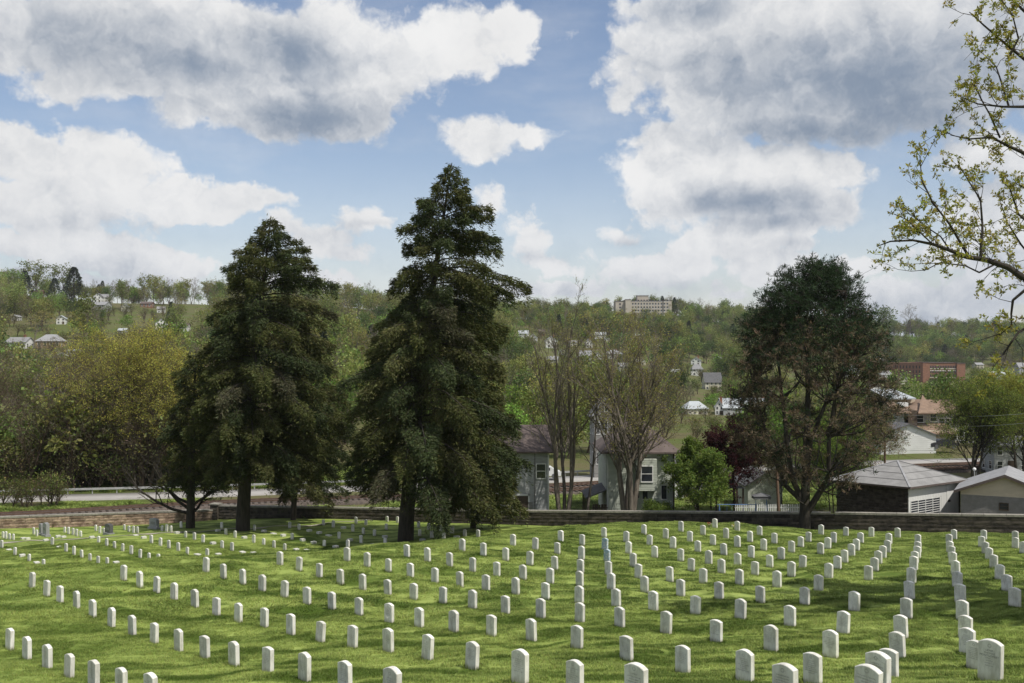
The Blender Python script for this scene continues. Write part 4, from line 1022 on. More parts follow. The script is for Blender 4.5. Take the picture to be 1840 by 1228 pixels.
# ------------------------------------------------------------------ forest on the hills (countless mass as stuff, skyline trees one by one)
def far_tree(seed, H, w, cols, n, size, bark, conif=False, bare=False):
    T = Tree(seed); r = T.r
    if conif:
        T.poly([np.array((0, 0, 0.)), np.array((0, 0, H * .95))], .25, .04, 1); u = r.random(n) ** .75; h = H * (.12 + .88 * u); a = r.uniform(0, 2 * np.pi, n); q = w * (1 - u) ** .8 * r.uniform(.55, 1.1, n)
        C = np.stack([q * np.cos(a), q * np.sin(a), h - .25 * q], 1); c = np.array(cols)[r.integers(0, len(cols), n)]
        T.leaves(C, size, c, .5, .3, np.stack([np.cos(a), np.sin(a), -.5 + 0 * a], 1), .35)
    else:
        tips = []; T.grow((0, 0, 0), (0, 0, 1), H * .9, .22, 0, 2 if not bare else 3, (10, 6, 4), (.4, .9), .5 * w, .04, .12, tips, .25)
        if bare:
            C = along(tips, 3, .25, r); T.leaves(C, size * .8, np.array(cols)[r.integers(0, len(cols), len(C))], .22, .3, None, .3)
        else:
            k = max(1, n // len(tips)); cl = along(tips, 1, .1, r); C = np.repeat(cl, k, 0) + r.normal(0, .8, (len(cl) * k, 3)) * np.array((1, 1, .7))
            ct = np.repeat(r.uniform(.8, 1.2, len(cl)), k)[:, None]
            T.leaves(C, size, np.array(cols)[r.integers(0, len(cols), len(C))] * ct, .6, .3, None, .3)
    b = T.bark_mesh('b', bark, .03); l = T.leaf_mesh('l', M['leaf'])
    # one mesh with two materials
    V1 = np.empty(len(b.vertices) * 3, np.float32); b.vertices.foreach_get('co', V1); V2 = np.empty(len(l.vertices) * 3, np.float32); l.vertices.foreach_get('co', V2)
    f1 = np.array([p.vertices[:] for p in b.polygons]); f2 = np.array([p.vertices[:] for p in l.polygons]) + len(b.vertices)
    col = np.ones((len(b.vertices) + len(l.vertices), 3), np.float32); cc = np.empty(len(l.vertices) * 4, np.float32); l.attributes['tint'].data.foreach_get('color', cc); col[len(b.vertices):] = cc.reshape(-1, 4)[:, :3]
    return fast_mesh('far_tree', np.concatenate([V1.reshape(-1, 3), V2.reshape(-1, 3)]), [f1, f2], [bark, M['far_leaf']], mi=np.r_[np.zeros(len(f1)), np.ones(len(f2))].astype(int), col=col)
GY = [(.16,.145,.10),(.18,.16,.11),(.14,.12,.085)]
kinds = [
 ('budding_tree', far_tree(1, 13, 1.2, [(.20,.225,.07),(.24,.25,.09)], 1100, .7, M['bark_brown'])),
 ('budding_tree', far_tree(2, 12, 1.3, [(.14,.19,.055),(.17,.22,.07)], 1100, .7, M['bark_brown'])),
 ('budding_tree', far_tree(3, 14, 1.1, [(.21,.20,.09),(.19,.19,.08)], 700, .5, M['bark_grey'])),
 ('bare_tree', far_tree(4, 14, 1.0, GY, 0, .5, M['bark_grey'], bare=True)),
 ('bare_tree', far_tree(5, 12, 1.2, GY + [(.18,.18,.08)], 0, .55, M['bark_brown'], bare=True)),
 ('leafy_tree', far_tree(6, 10, 1.5, [(.08,.12,.045),(.10,.145,.055)], 1200, .65, M['bark_brown'])),
 ('conifer_tree', far_tree(7, 15, 3.6, [(.03,.046,.03),(.042,.058,.036)], 1300, .75, M['bark_dark'], conif=True)),
 ('leafy_tree', far_tree(8, 9, 1.6, [(.17,.28,.06),(.20,.31,.07)], 1000, .65, M['bark_brown'])),
 ('shrub', far_tree(9, 3.4, 2.0, [(.11,.14,.04),(.15,.15,.06),(.09,.13,.035)], 500, .32, M['bark_brown'])),
 ('shrub', far_tree(10, 4.2, 1.9, [(.18,.16,.10),(.14,.15,.06)], 380, .32, M['bark_brown']))]
# keep-out rectangles in photo pixels with the distance of what stands there, filled by the house builder
KEEP = []
# ------------------------------------------------------------------ buildings
M['siding_white'] = mat('white_siding', (0.72, 0.72, 0.70), .7, .12, .8, obj_coords=True)
M['siding_cream'] = mat('cream_siding', (0.60, 0.57, 0.46), .7, .12, .8)
M['siding_grey'] = mat('grey_clapboard', (0.42, 0.43, 0.43), .8, .3, 1.4, stretch=(1, 1, 4))
M['siding_green'] = mat('pale_green_siding', (0.50, 0.53, 0.46), .75, .15, 1.2, stretch=(1, 1, 3))
M['siding_tan'] = mat('tan_siding', (0.60, 0.52, 0.40), .75, .12, 1.2, stretch=(1, 1, 3))
M['brick_red'] = mat('red_brick', (0.28, 0.14, 0.09), .9, .3, 1.2)
M['brick_yellow'] = mat('yellow_brick', (0.42, 0.30, 0.17), .9, .25, 1.2)
M['roof_grey'] = mat('grey_shingles', (0.30, 0.30, 0.31), .9, .25, 1.5, rand=.12)
M['roof_dark'] = mat('dark_shingles', (0.13, 0.13, 0.135), .9, .3, 1.5)
M['roof_brown'] = mat('brown_shingles', (0.14, 0.11, 0.10), .9, .3, 1.2)
M['roof_orange'] = mat('faded_orange_shingles', (0.26, 0.18, 0.13), .9, .3, .9)
M['roof_metal'] = mat('pale_metal_roof', (0.42, 0.45, 0.47), .55, .15, .8)
M['concrete'] = mat('pale_concrete', (0.48, 0.43, 0.36), .9, .15, .4)
M['glass'] = mat('window_glass', (0.035, 0.04, 0.05), .12, .2, 2, spec=.6)
M['trim'] = mat('white_trim', (0.75, 0.75, 0.73), .6, .08, 2)
M['wood_dark'] = mat('weathered_dark_wood', (0.10, 0.075, 0.055), .9, .35, 3)
M['wood_pole'] = mat('brown_pole_wood', (0.20, 0.13, 0.09), .9, .35, 3, stretch=(3, 3, .4))
M['asphalt'] = mat('old_asphalt', (0.34, 0.325, 0.31), .9, .15, .6)
M['steel'] = mat('galvanised_steel', (0.58, 0.58, 0.58), .45, .15, 2, metal=.3)
M['rail'] = mat('rusty_rail', (0.15, 0.095, 0.07), .7, .3, 3)
M['ballast'] = mat('dark_ballast', (0.14, 0.115, 0.10), .95, .4, 4, bmp=.05)
M['tie'] = mat('old_sleeper_wood', (0.075, 0.06, 0.05), .95, .3, 3)
M['blue_paint'] = mat('blue_paint', (0.10, 0.20, 0.42), .5, .15, 3)
M['dark_block'] = mat('dark_rough_block', (0.070, 0.058, 0.050), .95, .45, 3.0, bmp=.04, rand=.3)
M['block_grey'] = mat('grey_concrete_block', (0.27, 0.26, 0.25), .9, .2, 3)
M['tile_roof'] = mat('grey_asphalt_sheet', (0.27, 0.265, 0.26), .9, .25, 1.0)

def prism_roof(W_, Dp, z, rise, ov, th, ridge='x', hip=0.0):
    """two or four roof slabs over a W x D plan centred at 0; hip = inset of ridge ends"""
    a, b = (W_ / 2 + ov, Dp / 2 + ov); 
    if ridge == 'x': r0, r1 = (-a + hip, 0), (a - hip, 0)
    else: r0, r1 = (0, -b + hip), (0, b - hip)
    z0 = z - rise * ov / ((Dp if ridge == 'x' else W_) / 2)
    V = [(-a, -b, z0), (a, -b, z0), (a, b, z0), (-a, b, z0), (*r0, z + rise), (*r1, z + rise)]
    if ridge == 'x': T_ = [(0, 1, 5, 4), (2, 3, 4, 5)] + ([(1, 2, 5), (3, 0, 4)] if hip else [])
    else: T_ = [(3, 0, 4, 5), (1, 2, 5, 4)] + ([(0, 1, 4), (2, 3, 5)] if hip else [])
    mb = MB(); n = 6; V2 = V + [(x, y, zz - th) for x, y, zz in V]
    f = list(T_) + [tuple(i + n for i in reversed(q)) for q in T_]
    from collections import Counter
    ed = Counter()
    for q in T_:
        for i in range(len(q)): ed[(q[i], q[(i + 1) % len(q)])] += 1
    for (i, j) in ed:
        if (j, i) not in ed: f.append((j, i, i + n, j + n))
    mb.add(V2, f); return mb

def body(W_, Dp, H, gable=None, rise=0, down=2.0, lap=0.0):
    mb = MB(); w, d = W_ / 2, Dp / 2
    if lap:
        # real lap siding: every board leans out a little over the one below
        n = int(H / lap)
        for (x0, y0, x1, y1) in ((-w, -d, w, -d), (w, -d, w, d), (w, d, -w, d), (-w, d, -w, -d)):
            dx, dy = x1 - x0, y1 - y0; L = math.hypot(dx, dy); nx, ny = dy / L, -dx / L
            for i in range(n + 1):
                za = i * lap; zb = min(H, za + lap)
                if zb <= za: break
                mb.add([(x0 + nx * .02, y0 + ny * .02, za), (x1 + nx * .02, y1 + ny * .02, za), (x1, y1, zb), (x0, y0, zb)], [(0, 1, 2, 3)])
                mb.add([(x0 + nx * .02, y0 + ny * .02, za), (x1 + nx * .02, y1 + ny * .02, za), (x1, y1, za), (x0, y0, za)], [(3, 2, 1, 0)])
        mb.box(-w + .01, w - .01, -d + .01, d - .01, -down, H - .01)
    else: mb.box(-w, w, -d, d, -down, H)
    if gable == 'x':   # ridge along x: gable triangles on the x ends
        mb.add([(-w, -d, H), (-w, d, H), (-w, 0, H + rise), (w, -d, H), (w, d, H), (w, 0, H + rise)], [(0, 2, 1), (3, 4, 5), (0, 3, 5, 2), (4, 1, 2, 5)])
    elif gable == 'y':
        mb.add([(-w, -d, H), (w, -d, H), (0, -d, H + rise), (-w, d, H), (w, d, H), (0, d, H + rise)], [(0, 1, 2), (4, 3, 5), (1, 4, 5, 2), (3, 0, 2, 5)])
    return mb

_wm = {}
def window(parent, x, y, z, w, h, face='-y', frame=None, sash=True):
    """frame with a recessed looking dark pane as its sub-part; face tells which wall it sits on"""
    key = (round(w, 2), round(h, 2), frame or 'trim')
    if key not in _wm:
        f = MB(); t = max(.05, w * .09)
        f.box(-w/2 - t, w/2 + t, -.06, .02, -t * 1.3, 0); f.box(-w/2 - t, w/2 + t, -.05, .02, h, h + t); f.box(-w/2 - t, -w/2, -.05, .02, 0, h); f.box(w/2, w/2 + t, -.05, .02, 0, h)
        if w > .5: f.box(-w/2, w/2, -.035, .01, h * .48, h * .53)
        g = MB(); g.box(-w/2, w/2, -.012, .01, 0, h)
        _wm[key] = (f.mesh('window', M[key[2]]), g.mesh('pane', M['glass']))
    rz = {'-y': 0, '+x': math.pi / 2, '-x': -math.pi / 2, '+y': math.pi}[face]
    o = link('window', _wm[key][0], parent, (x, y, z), (0, 0, rz)); link('pane', _wm[key][1], o); return o

def house(label, px0, px1, pyt, pyb, wallm, roofm, kind='side', rz=0.0, fy=None, nfl=2, ncol=3, rooff=.32, depth=.8, chimney=False, porch=False, name='house', gm='trim', cat='house', keep=True, lap=0, win=True):
    pc = (px0 + px1) / 2
    p = G(pc, pyb) if fy is None else Vector(ray(pc, pyb, fy))
    k = p.y / F; W_ = (px1 - px0) * k / (abs(math.cos(rz)) + .25 * abs(math.sin(rz))); Ht = (pyb - pyt) * k; rise = Ht * rooff; H = Ht - rise; Dp = W_ * depth
    r = empty(name, p + Vector((0, Dp / 2, 0)), rz); tag(r, label, cat)
    ov = .35; mb = body(W_, Dp, H, {'side': 'x', 'gable': 'y'}.get(kind), rise * .98, 5.0, lap); mb.build('wall', M[wallm], r)
    prism_roof(W_, Dp, H + .05, rise, ov, .14, 'y' if kind == 'gable' else 'x', (min(W_, Dp) / 2 * .8 if kind == 'hip' else 0)).build('roof', M[roofm], r)
    if win:
        fh = H / nfl; ww = min(.95, W_ / ncol * .42); wh = min(1.5, fh * .55)
        for f_ in range(nfl):
            for c in range(ncol):
                x = -W_ / 2 + W_ * (c + .5) / ncol
                if f_ == 0 and c == ncol // 2 and nfl > 1:
                    d = MB(); d.box(-.5, .5, -.07, .02, 0, min(2.1, fh * .85)); d.build('door', M['wood_dark'], r, (x, -Dp / 2 - .001, .1)); continue
                window(r, x, -Dp / 2 - .001, f_ * fh + fh * .3, ww, wh, '-y', gm)
        for s_, fc in ((-1, '-x'), (1, '+x')):
            for f_ in range(nfl):
                for c in range(2): window(r, s_ * (W_ / 2 + .001), -Dp / 2 + Dp * (c + .5) / 2, f_ * fh + fh * .3, ww, wh, fc, gm)
        if kind == 'gable': window(r, 0, -Dp / 2 - .001, H + rise * .12, ww * .8, min(wh * .7, rise * .5), '-y', gm)
    if chimney: b = MB(); b.box(-.4, .4, -.4, .4, H, H + rise + .9); b.box(-.48, .48, -.48, .48, H + rise + .9, H + rise + 1.05); b.build('chimney', M['brick_red'], r, (W_ * .22, .3, 0))
    if porch:
        b = MB(); b.box(-W_ * .5, W_ * .5, -Dp / 2 - 2.2, -Dp / 2, H * .48, H * .48 + .15); b.build('porch_roof', M[roofm], r)
        for i in range(4): b = MB(); b.box(-.08, .08, -.08, .08, -1, H * .48); b.build('porch_post', M['trim'], r, (-W_ * .48 + W_ * .32 * i, -Dp / 2 - 2.1, 0))
    if keep: KEEP.append((px0 - 1, px1 + 1, pyt - 1, pyb - (pyb - pyt) * .22, p.y))
    return r
H_ = house
# left hillside
H_('white two storey house with a gable on the left skyline', 167, 181, 519, 537, 'siding_white', 'roof_dark', 'gable', .1, ncol=2, depth=1.2)
H_('white wing with a dark porch joined to the skyline house', 181, 193, 521, 537, 'siding_white', 'roof_grey', 'side', .1, ncol=2)
H_('grey shingled house below the white skyline house', 165, 192, 542, 560, 'siding_grey', 'roof_grey', 'side', -.2, ncol=3)
H_('small cream house with a steep gable on the left hill', 217, 229, 547, 560, 'siding_cream', 'roof_grey', 'gable', .1, ncol=2, depth=1.3)
H_('low dark red-brown house among trees on the left hill', 252, 272, 542, 553, 'brick_red', 'roof_brown', 'side', 0, nfl=1)
H_('small white house half hidden right of the dark low house', 281, 295, 551, 563, 'siding_white', 'roof_grey', 'side', .2, nfl=2, ncol=2)
H_('tall narrow white house with a steep gable above the budding tree', 276, 297, 572, 596, 'siding_white', 'roof_dark', 'gable', .35, ncol=2, depth=1.0)
H_('white house with a dormer left of the broad evergreen', 317, 337, 580, 596, 'siding_white', 'roof_brown', 'side', .0, ncol=3)
H_('white house with a grey roof at the far left edge', 10, 48, 606, 628, 'siding_white', 'roof_grey', 'side', -.1, nfl=1, ncol=4, chimney=True, rooff=.4)
H_('yellow brick house with a hipped roof at left', 63, 106, 601, 626, 'brick_yellow', 'roof_grey', 'hip', .1, nfl=1, ncol=4, rooff=.45)
H_('small blue-white house with a red lower storey at left', 100, 116, 567, 583, 'siding_white', 'roof_metal', 'gable', .2, ncol=2)
H_('pale house behind bare branches below the yellow brick house', 94, 121, 634, 660, 'siding_cream', 'roof_grey', 'gable', .3, ncol=3)
H_('long low white building behind the yellow brick house', 120, 143, 628, 636, 'siding_white', 'roof_metal', 'side', 0, nfl=1, ncol=4)
H_('white house end between dark conifers on the left ridge', 52, 64, 520, 531, 'siding_white', 'roof_orange', 'side', 0, nfl=1, ncol=2)
H_('reddish roofed house right of the white one on the left ridge', 65, 76, 518, 531, 'brick_red', 'roof_orange', 'side', 0, nfl=1, ncol=2)
H_('grey-white house behind the tall ridge conifers', 106, 119, 520, 532, 'siding_white', 'roof_grey', 'gable', .4, ncol=2)
H_('pale low shed left of the skyline house', 142, 158, 535, 545, 'siding_cream', 'roof_metal', 'side', 0, nfl=1, ncol=2)
# centre hillside
cen = [(932,950,594,608,'siding_white','roof_metal','side','first white house right of the tallest evergreen on the hill'),(950,966,600,616,'siding_white','roof_grey','gable','white gabled house second in the hillside group by the evergreen'),
 (980,1001,604,626,'siding_white','roof_metal','gable','white hillside house seen through the bare stems'),(968,979,592,604,'brick_red','roof_brown','side','small red house above the white hillside houses'),
 (984,1003,640,656,'siding_cream','roof_grey','side','cream house low behind the bare stems'),(1069,1089,597,609,'siding_white','roof_metal','side','white house alone with a pale roof between the two tall bare trees'),
 (1052,1064,609,626,'siding_white','roof_grey','gable','narrow white house left of the alone pale roofed house'),(1086,1096,606,616,'siding_white','roof_grey','gable','tiny white shed right of the alone pale roofed house'),
 (1042,1063,630,655,'siding_grey','roof_grey','side','two storey grey house with porches in the centre group'),(1067,1083,634,651,'siding_white','roof_dark','gable','white gabled house in the centre group beside the grey roof'),
 (1089,1117,629,646,'siding_grey','roof_grey','hip','wide blue-grey hipped house in the centre group'),(1143,1161,600,608,'siding_cream','roof_metal','side','low cream house under the large institution'),
 (1140,1160,640,656,'siding_cream','roof_brown','gable','tan gabled house behind the budding tree'),(1112,1128,652,668,'siding_white','roof_grey','side','white house low behind the budding tree'),
 (1243,1261,642,657,'siding_white','roof_grey','gable','upper white gabled house right of the budding tree'),(1243,1264,655,676,'siding_white','roof_grey','hip','lower white house directly under the upper gabled one'),
 (1266,1297,670,702,'siding_cream','roof_dark','side','cream house with a dark dormered roof right of the budding tree'),(1230,1270,722,745,'siding_cream','roof_metal','hip','pale low roofed house above the bright green tree'),
 (1286,1301,720,746,'siding_white','roof_metal','gable','narrow white house with a brick chimney above the purple tree'),(1300,1378,717,748,'siding_grey','roof_metal','side','long grey roofed house behind the left edge of the pine')]
for i, (a, b, c, d, w, rf, kd, lab) in enumerate(cen): H_(lab, a, b, c, d, w, rf, kd, ((i * 37) % 7 - 3) * .08, ncol=2 if b - a < 22 else 4, rooff=.38 if b - a < 30 else .5, chimney=(i % 4 == 2 or i == 18))
rig = [(1520,1545,655,690,'siding_white','roof_metal','side','white house half hidden behind the right side of the pine'),(1583,1602,667,686,'siding_white','roof_grey','side','white house with a blue porch left of the brick school'),
 (1616,1632,674,691,'siding_cream','roof_brown','gable','small tan house at the foot of the brick school'),(1566,1582,690,702,'siding_white','roof_brown','gable','small white shed below the blue porch house'),
 (1606,1616,664,672,'siding_cream','roof_grey','side','tiny cream house above the tan one by the school'),(1780,1808,668,682,'siding_white','roof_metal','side','long pale building behind the green trees right of the school'),
 (1812,1826,676,686,'siding_white','roof_metal','side','small white building second right of the school'),(1590,1602,604,613,'siding_cream','roof_brown','gable','tiny house near the right ridge, left one'),
 (1625,1640,606,614,'siding_white','roof_grey','gable','tiny white house near the right ridge, right one'), (1832,1860,652,680,'siding_grey','roof_grey','side','grey building cut by the right edge near the school')]
for i, (a, b, c, d, w, rf, kd, lab) in enumerate(rig): H_(lab, a, b, c, d, w, rf, kd, ((i * 23) % 5 - 2) * .1, ncol=2 if b - a < 22 else 4, porch=(i == 1))

ext = [(20,34,566,577,'siding_white','roof_grey','gable','small white house on the far left slope'),(212,226,590,601,'siding_white','roof_metal','side','low white house below the cream gabled one'),(640,652,566,576,'siding_white','roof_grey','gable','white house glimpsed between the two tall evergreens'),
 (1004,1016,628,638,'siding_white','roof_metal','gable','small white house just right of the bare stems'),(1022,1036,612,623,'siding_cream','roof_grey','side','small cream house above the centre group'),(1176,1190,618,629,'siding_white','roof_grey','gable','small white house behind the right side of the budding tree'),
 (1206,1222,664,677,'siding_white','roof_metal','side','pale house left of the twin white houses'),(1284,1298,640,651,'siding_white','roof_grey','gable','white house on the slope left of the pine'),(1574,1588,640,650,'siding_white','roof_metal','gable','small white house above and left of the school'),(1752,1768,652,663,'siding_cream','roof_grey','side','cream house on the slope right of the school')]
for i, (a, b, c, d, w, rf, kd, lab) in enumerate(ext): H_(lab, a, b, c, d, w, rf, kd, ((i * 31) % 7 - 3) * .1, ncol=2)
# institution on the skyline
def institution():
    Y = 930; k = Y / F; p = Vector(ray(1107, 566, Y)); r = empty('institution_building', p); tag(r, 'large tan five storey institution on the skyline', 'building')
    X = lambda px: (px - 1107) * k; Z = lambda py: (566 - py) * k
    def blk(n, x0, x1, y0, y1, z1, m='concrete', z0=-8): b = MB(); b.box(X(x0), X(x1), y0, y1, z0, z1); return b.build(n, M[m], r)
    blk('end_wing', 1107, 1123.5, 4, 22, Z(541)); blk('stair_tower', 1123.5, 1133, -2.5, 20, Z(539)); blk('wall', 1133, 1206, 0, 16, Z(541.5)); blk('roof_house', 1146, 1166, 3, 13, Z(531.5), z0=Z(542)); blk('right_bay', 1192, 1206.5, -1.2, 16.4, Z(540.5))
    for (a, b_, y0, y1, t) in ((1106.6, 1124, 3.6, 22.3, 541), (1123.3, 1133.4, -2.8, 20.3, 539), (1133, 1192, -.3, 16.3, 541.5), (1145.6, 1166.4, 2.7, 13.3, 531.5), (1191.8, 1206.9, -1.5, 16.7, 540.5)):
        m = MB(); m.box(X(a), X(b_), y0, y1, Z(t), Z(t) + .35); m.build('parapet', M['roof_brown'], r)
    wm = MB(); wm.box(-.75, .75, -.08, .05, 0, 1.6); wme = wm.mesh('window', M['glass']); sp = MB(); sp.box(-.85, .85, -.14, .05, -.35, 0); spm = sp.mesh('sill', M['trim'])
    for f_ in range(5):
        for c in range(13):
            px = 1137 + c * 5.15; z = Z(561.5) + f_ * 3.15 - 2.4; y = -1.2 if px > 1192 else 0
            o = link('window', wme, r, (X(px), y - .02, z)); link('sill', spm, o)
    for f_ in range(5): link('window', wme, r, (X(1115), 3.98, Z(561.5) + f_ * 3.15 - 2.4))
    KEEP.append((1104, 1209, 530, 562, Y))
institution()
# brick school
def school():
    p = G(1657, 689); Y = p.y; k = Y / F; r = empty('brick_school', p); tag(r, 'four storey red brick school with a dark angled left wing', 'building')
    X = lambda px: (px - 1657) * k; Z = lambda py: (689 - py) * k
    def blk(n, x0, x1, y0, y1, z1, m='brick_red', z0=-10): b = MB(); b.box(X(x0), X(x1), y0, y1, z0, z1); return b.build(n, M[m], r)
    blk('left_pavilion', 1657, 1670, -1.2, 18, Z(652)); blk('wall', 1670, 1718, 0, 18, Z(652.5)); blk('right_pavilion', 1718, 1733, -1.5, 18, Z(653.5))
    b = MB(); a = np.array((X(1657), 0)); c = np.array((X(1621), 20.)); c_w = c
    b.add([(a[0], a[1], -10), (c[0], c[1], -10), (c[0], c[1] + 12, -10), (a[0], a[1] + 16, -10), (a[0], a[1], Z(651.5)), (c[0], c[1], Z(652.5)), (c[0], c[1] + 12, Z(652.5)), (a[0], a[1] + 16, Z(651.5))],
          [(0, 4, 5, 1), (4, 7, 6, 5), (1, 5, 6, 2), (2, 6, 7, 3), (3, 7, 4, 0)]); b.build('left_wing', M['brick_red'], r)
    for (x0, x1, y0, t) in ((1656.6, 1670.3, -1.5, 652), (1670, 1718, -.4, 652.5), (1717.7, 1733.4, -1.8, 653.5)): m = MB(); m.box(X(x0), X(x1), y0, 18.4, Z(t), Z(t) + .5); m.build('parapet', M['trim' if False else 'roof_brown'], r)
    for z in (Z(663.5), Z(679.2)): m = MB(); m.box(X(1670), X(1718), -.25, 0, z, z + .5); m.build('stone_band', M['siding_cream'], r)
    wm = MB(); wm.box(-.36, .36, -.1, .05, 0, 2.1); wme = wm.mesh('window', M['glass']); sp = MB(); sp.box(-.36, .36, -.13, .05, 1.5, 2.1); spm = sp.mesh('shade', M['trim'])
    fl = (Z(662.5), Z(670.8), Z(678.2), Z(686.5))
    for i, z in enumerate(fl):
        for c in range(16):
            px = 1672 + c * 2.95 + (c // 2) * 0; o = link('window', wme, r, (X(px), -.02, z), scale=(1, 1, 1.0))
            if i == 1: link('shade', spm, o)
        dx, dy = c_w[0] - a[0], c_w[1] - a[1]
        for t in np.linspace(.08, .92, 9): link('window', wme, r, (a[0] + dx * t + .05, a[1] + dy * t - .05, z), (0, 0, math.atan2(-dy, -dx)))
    KEEP.append((1621, 1735, 650, 684, Y))
school()

# ---- houses just beyond the wall
def pt(px, Y, z=None): x = (px - CX) / F * Y; return Vector((x, Y, float(ground(x, Y)) if z is None else z))
def zpx(py, Y): return (HY - py) / F * Y
def near_house_grey():
    Y = 93.5; k = Y / F; p = pt(930, Y); W_ = (986 - 872) * k; r = empty('grey_house', Vector(((929 - CX) * k, Y + 4, p.z)), 0); tag(r, 'old grey clapboard house with a brown roof behind the bare stems', 'house')
    H = zpx(808, Y) - p.z; body(W_, 8, H, 'x', 1.9, 1.5, .14).build('wall', M['siding_grey'], r); prism_roof(W_, 8, H + .05, 2.0, .45, .15, 'x').build('roof', M['roof_brown'], r)
    b = MB(); b.box(-.62, .62, -.05, .02, 0, 2.25); d = b.build('door', M['wood_dark'], r, ((937 - 929) * k, -4.03, .1))
    b = MB(); b.box(-.75, -.62, -.09, .02, 0, 2.4); b.box(.62, .75, -.09, .02, 0, 2.4); b.box(-.75, .75, -.09, .02, 2.25, 2.4); b.build('frame', M['trim'], d)
    for px, z in ((905, 3.6), (972, 4.0)): window(r, (px - 929) * k, -4.03, z, .8, 1.3)
    b = MB(); b.box(-.22, .22, -.15, .0, 1.2, 1.75); b.build('meter_box', M['block_grey'], r, ((953 - 929) * k, -4.02, 0))
    b = MB(); b.bar((0, -.06, .8), (0, -.06, H), .04); b.build('conduit', M['wood_dark'], r, ((961 - 929) * k, -4.02, 0))
    b = MB(); b.box(W_ / 2 - .1, W_ / 2 + .035, -4.04, -3.9, 0, H); b.box(-W_ / 2 - .035, -W_ / 2 + .1, -4.04, -3.9, 0, H); b.build('corner_board', M['trim'], r)
    KEEP.append((868, 990, 775, 915, Y))
near_house_grey()
def near_house_white():
    Y = 95; k = Y / F; cx0 = 1151; p = pt(cx0, Y); W_ = (1213 - 1091) * k; r = empty('white_house', Vector(((cx0 - CX) * k, Y + 4.5, p.z)), 0); tag(r, 'pale greenish two storey house with a maroon hipped roof behind the wall', 'house')
    H = zpx(806, Y) - p.z; body(W_, 9, H, None, 0, 1.5, .16).build('wall', M['siding_green'], r); prism_roof(W_, 9, H, 2.4, .6, .15, 'x', 3.2).build('roof', M['roof_brown'], r)
    b = body(1.9, 1.0, 3.0, None, 0, 0, .16); by_ = b.build('bay', M['siding_green'], r, ((1160 - cx0) * k, -4.9, 2.9)); window(by_, .0, -.53, .9, 1.0, 1.4)
    for px, py in ((1144, 895), (1159, 897), (1193, 897)): window(r, (px - cx0) * k, -4.53, (897 - py) * k + (zpx(897, Y) - p.z), .5, 1.3)
    for px in (1110.5,): b = MB(); b.bar((0, -.07, 0), (0, -.07, H), .09); b.build('downpipe', M['trim'], r, (-W_ / 2 + .1, -4.5, 0))
    b = MB(); b.bar((0, -.07, 0), (0, -.07, H), .09); b.build('downpipe', M['wood_dark'], r, (W_ / 2 - .1, -4.5, 0))
    b = MB()
    for i in range(6): b.box(-.5, .5, -5.6 + i * .2, -4.5, i * .2 - .4, i * .2 - .2)
    b.build('steps', M['concrete'], r, ((1153 - cx0) * k, 0, 0))
    # side porch
    pr = MB(); w = -W_ / 2
    pr.add([(w - 2.0, -4.4, 2.1), (w, -4.4, 2.9), (w, 1, 2.9), (w - 2.0, 1, 2.1), (w - 2.0, -4.4, 1.98), (w, -4.4, 2.78), (w, 1, 2.78), (w - 2.0, 1, 1.98)], [(0, 1, 2, 3), (7, 6, 5, 4), (0, 4, 5, 1), (3, 2, 6, 7), (0, 3, 7, 4)]); pr.build('porch_roof', M['roof_dark'], r)
    for y in (-4.3, -1.6, .9): b = MB(); b.box(-.07, .07, -.07, .07, -.5, 2.05); b.build('porch_post', M['wood_dark'], r, (w - 1.85, y, 0))
    KEEP.append((1060, 1216, 770, 915, Y))
near_house_white()
# weathered board fence by the white house, board by board
fr = empty('board_fence', pt(1066, 94)); tag(fr, 'dark weathered board fence left of the white house', 'fence')
bm_ = MB(); bm_.box(-.06, .06, -.012, .012, 0, 1.7); bme = bm_.mesh('board', M['wood_dark'])
for i in range(9): link('board', bme, fr, (i * .155, random.uniform(-.01, .01), random.uniform(-.06, .02)), (0, random.uniform(-.03, .03), 0))
b = MB(); b.box(-.1, 1.4, .02, .06, .4, .5); b.box(-.1, 1.4, .02, .06, 1.3, 1.4); b.build('rail', M['wood_dark'], fr)
H_('tall grey house with white trimmed windows behind the two bare trees', 1064, 1108, 716, 850, 'block_grey', 'roof_grey', 'gable', .15, fy=128, ncol=3, nfl=2, rooff=.20, lap=.2)
H_('white house corner seen between the leafy and purple trees', 1213, 1262, 822, 905, 'siding_white', 'roof_dark', 'side', 0, fy=108, ncol=3, nfl=2, rooff=.3)

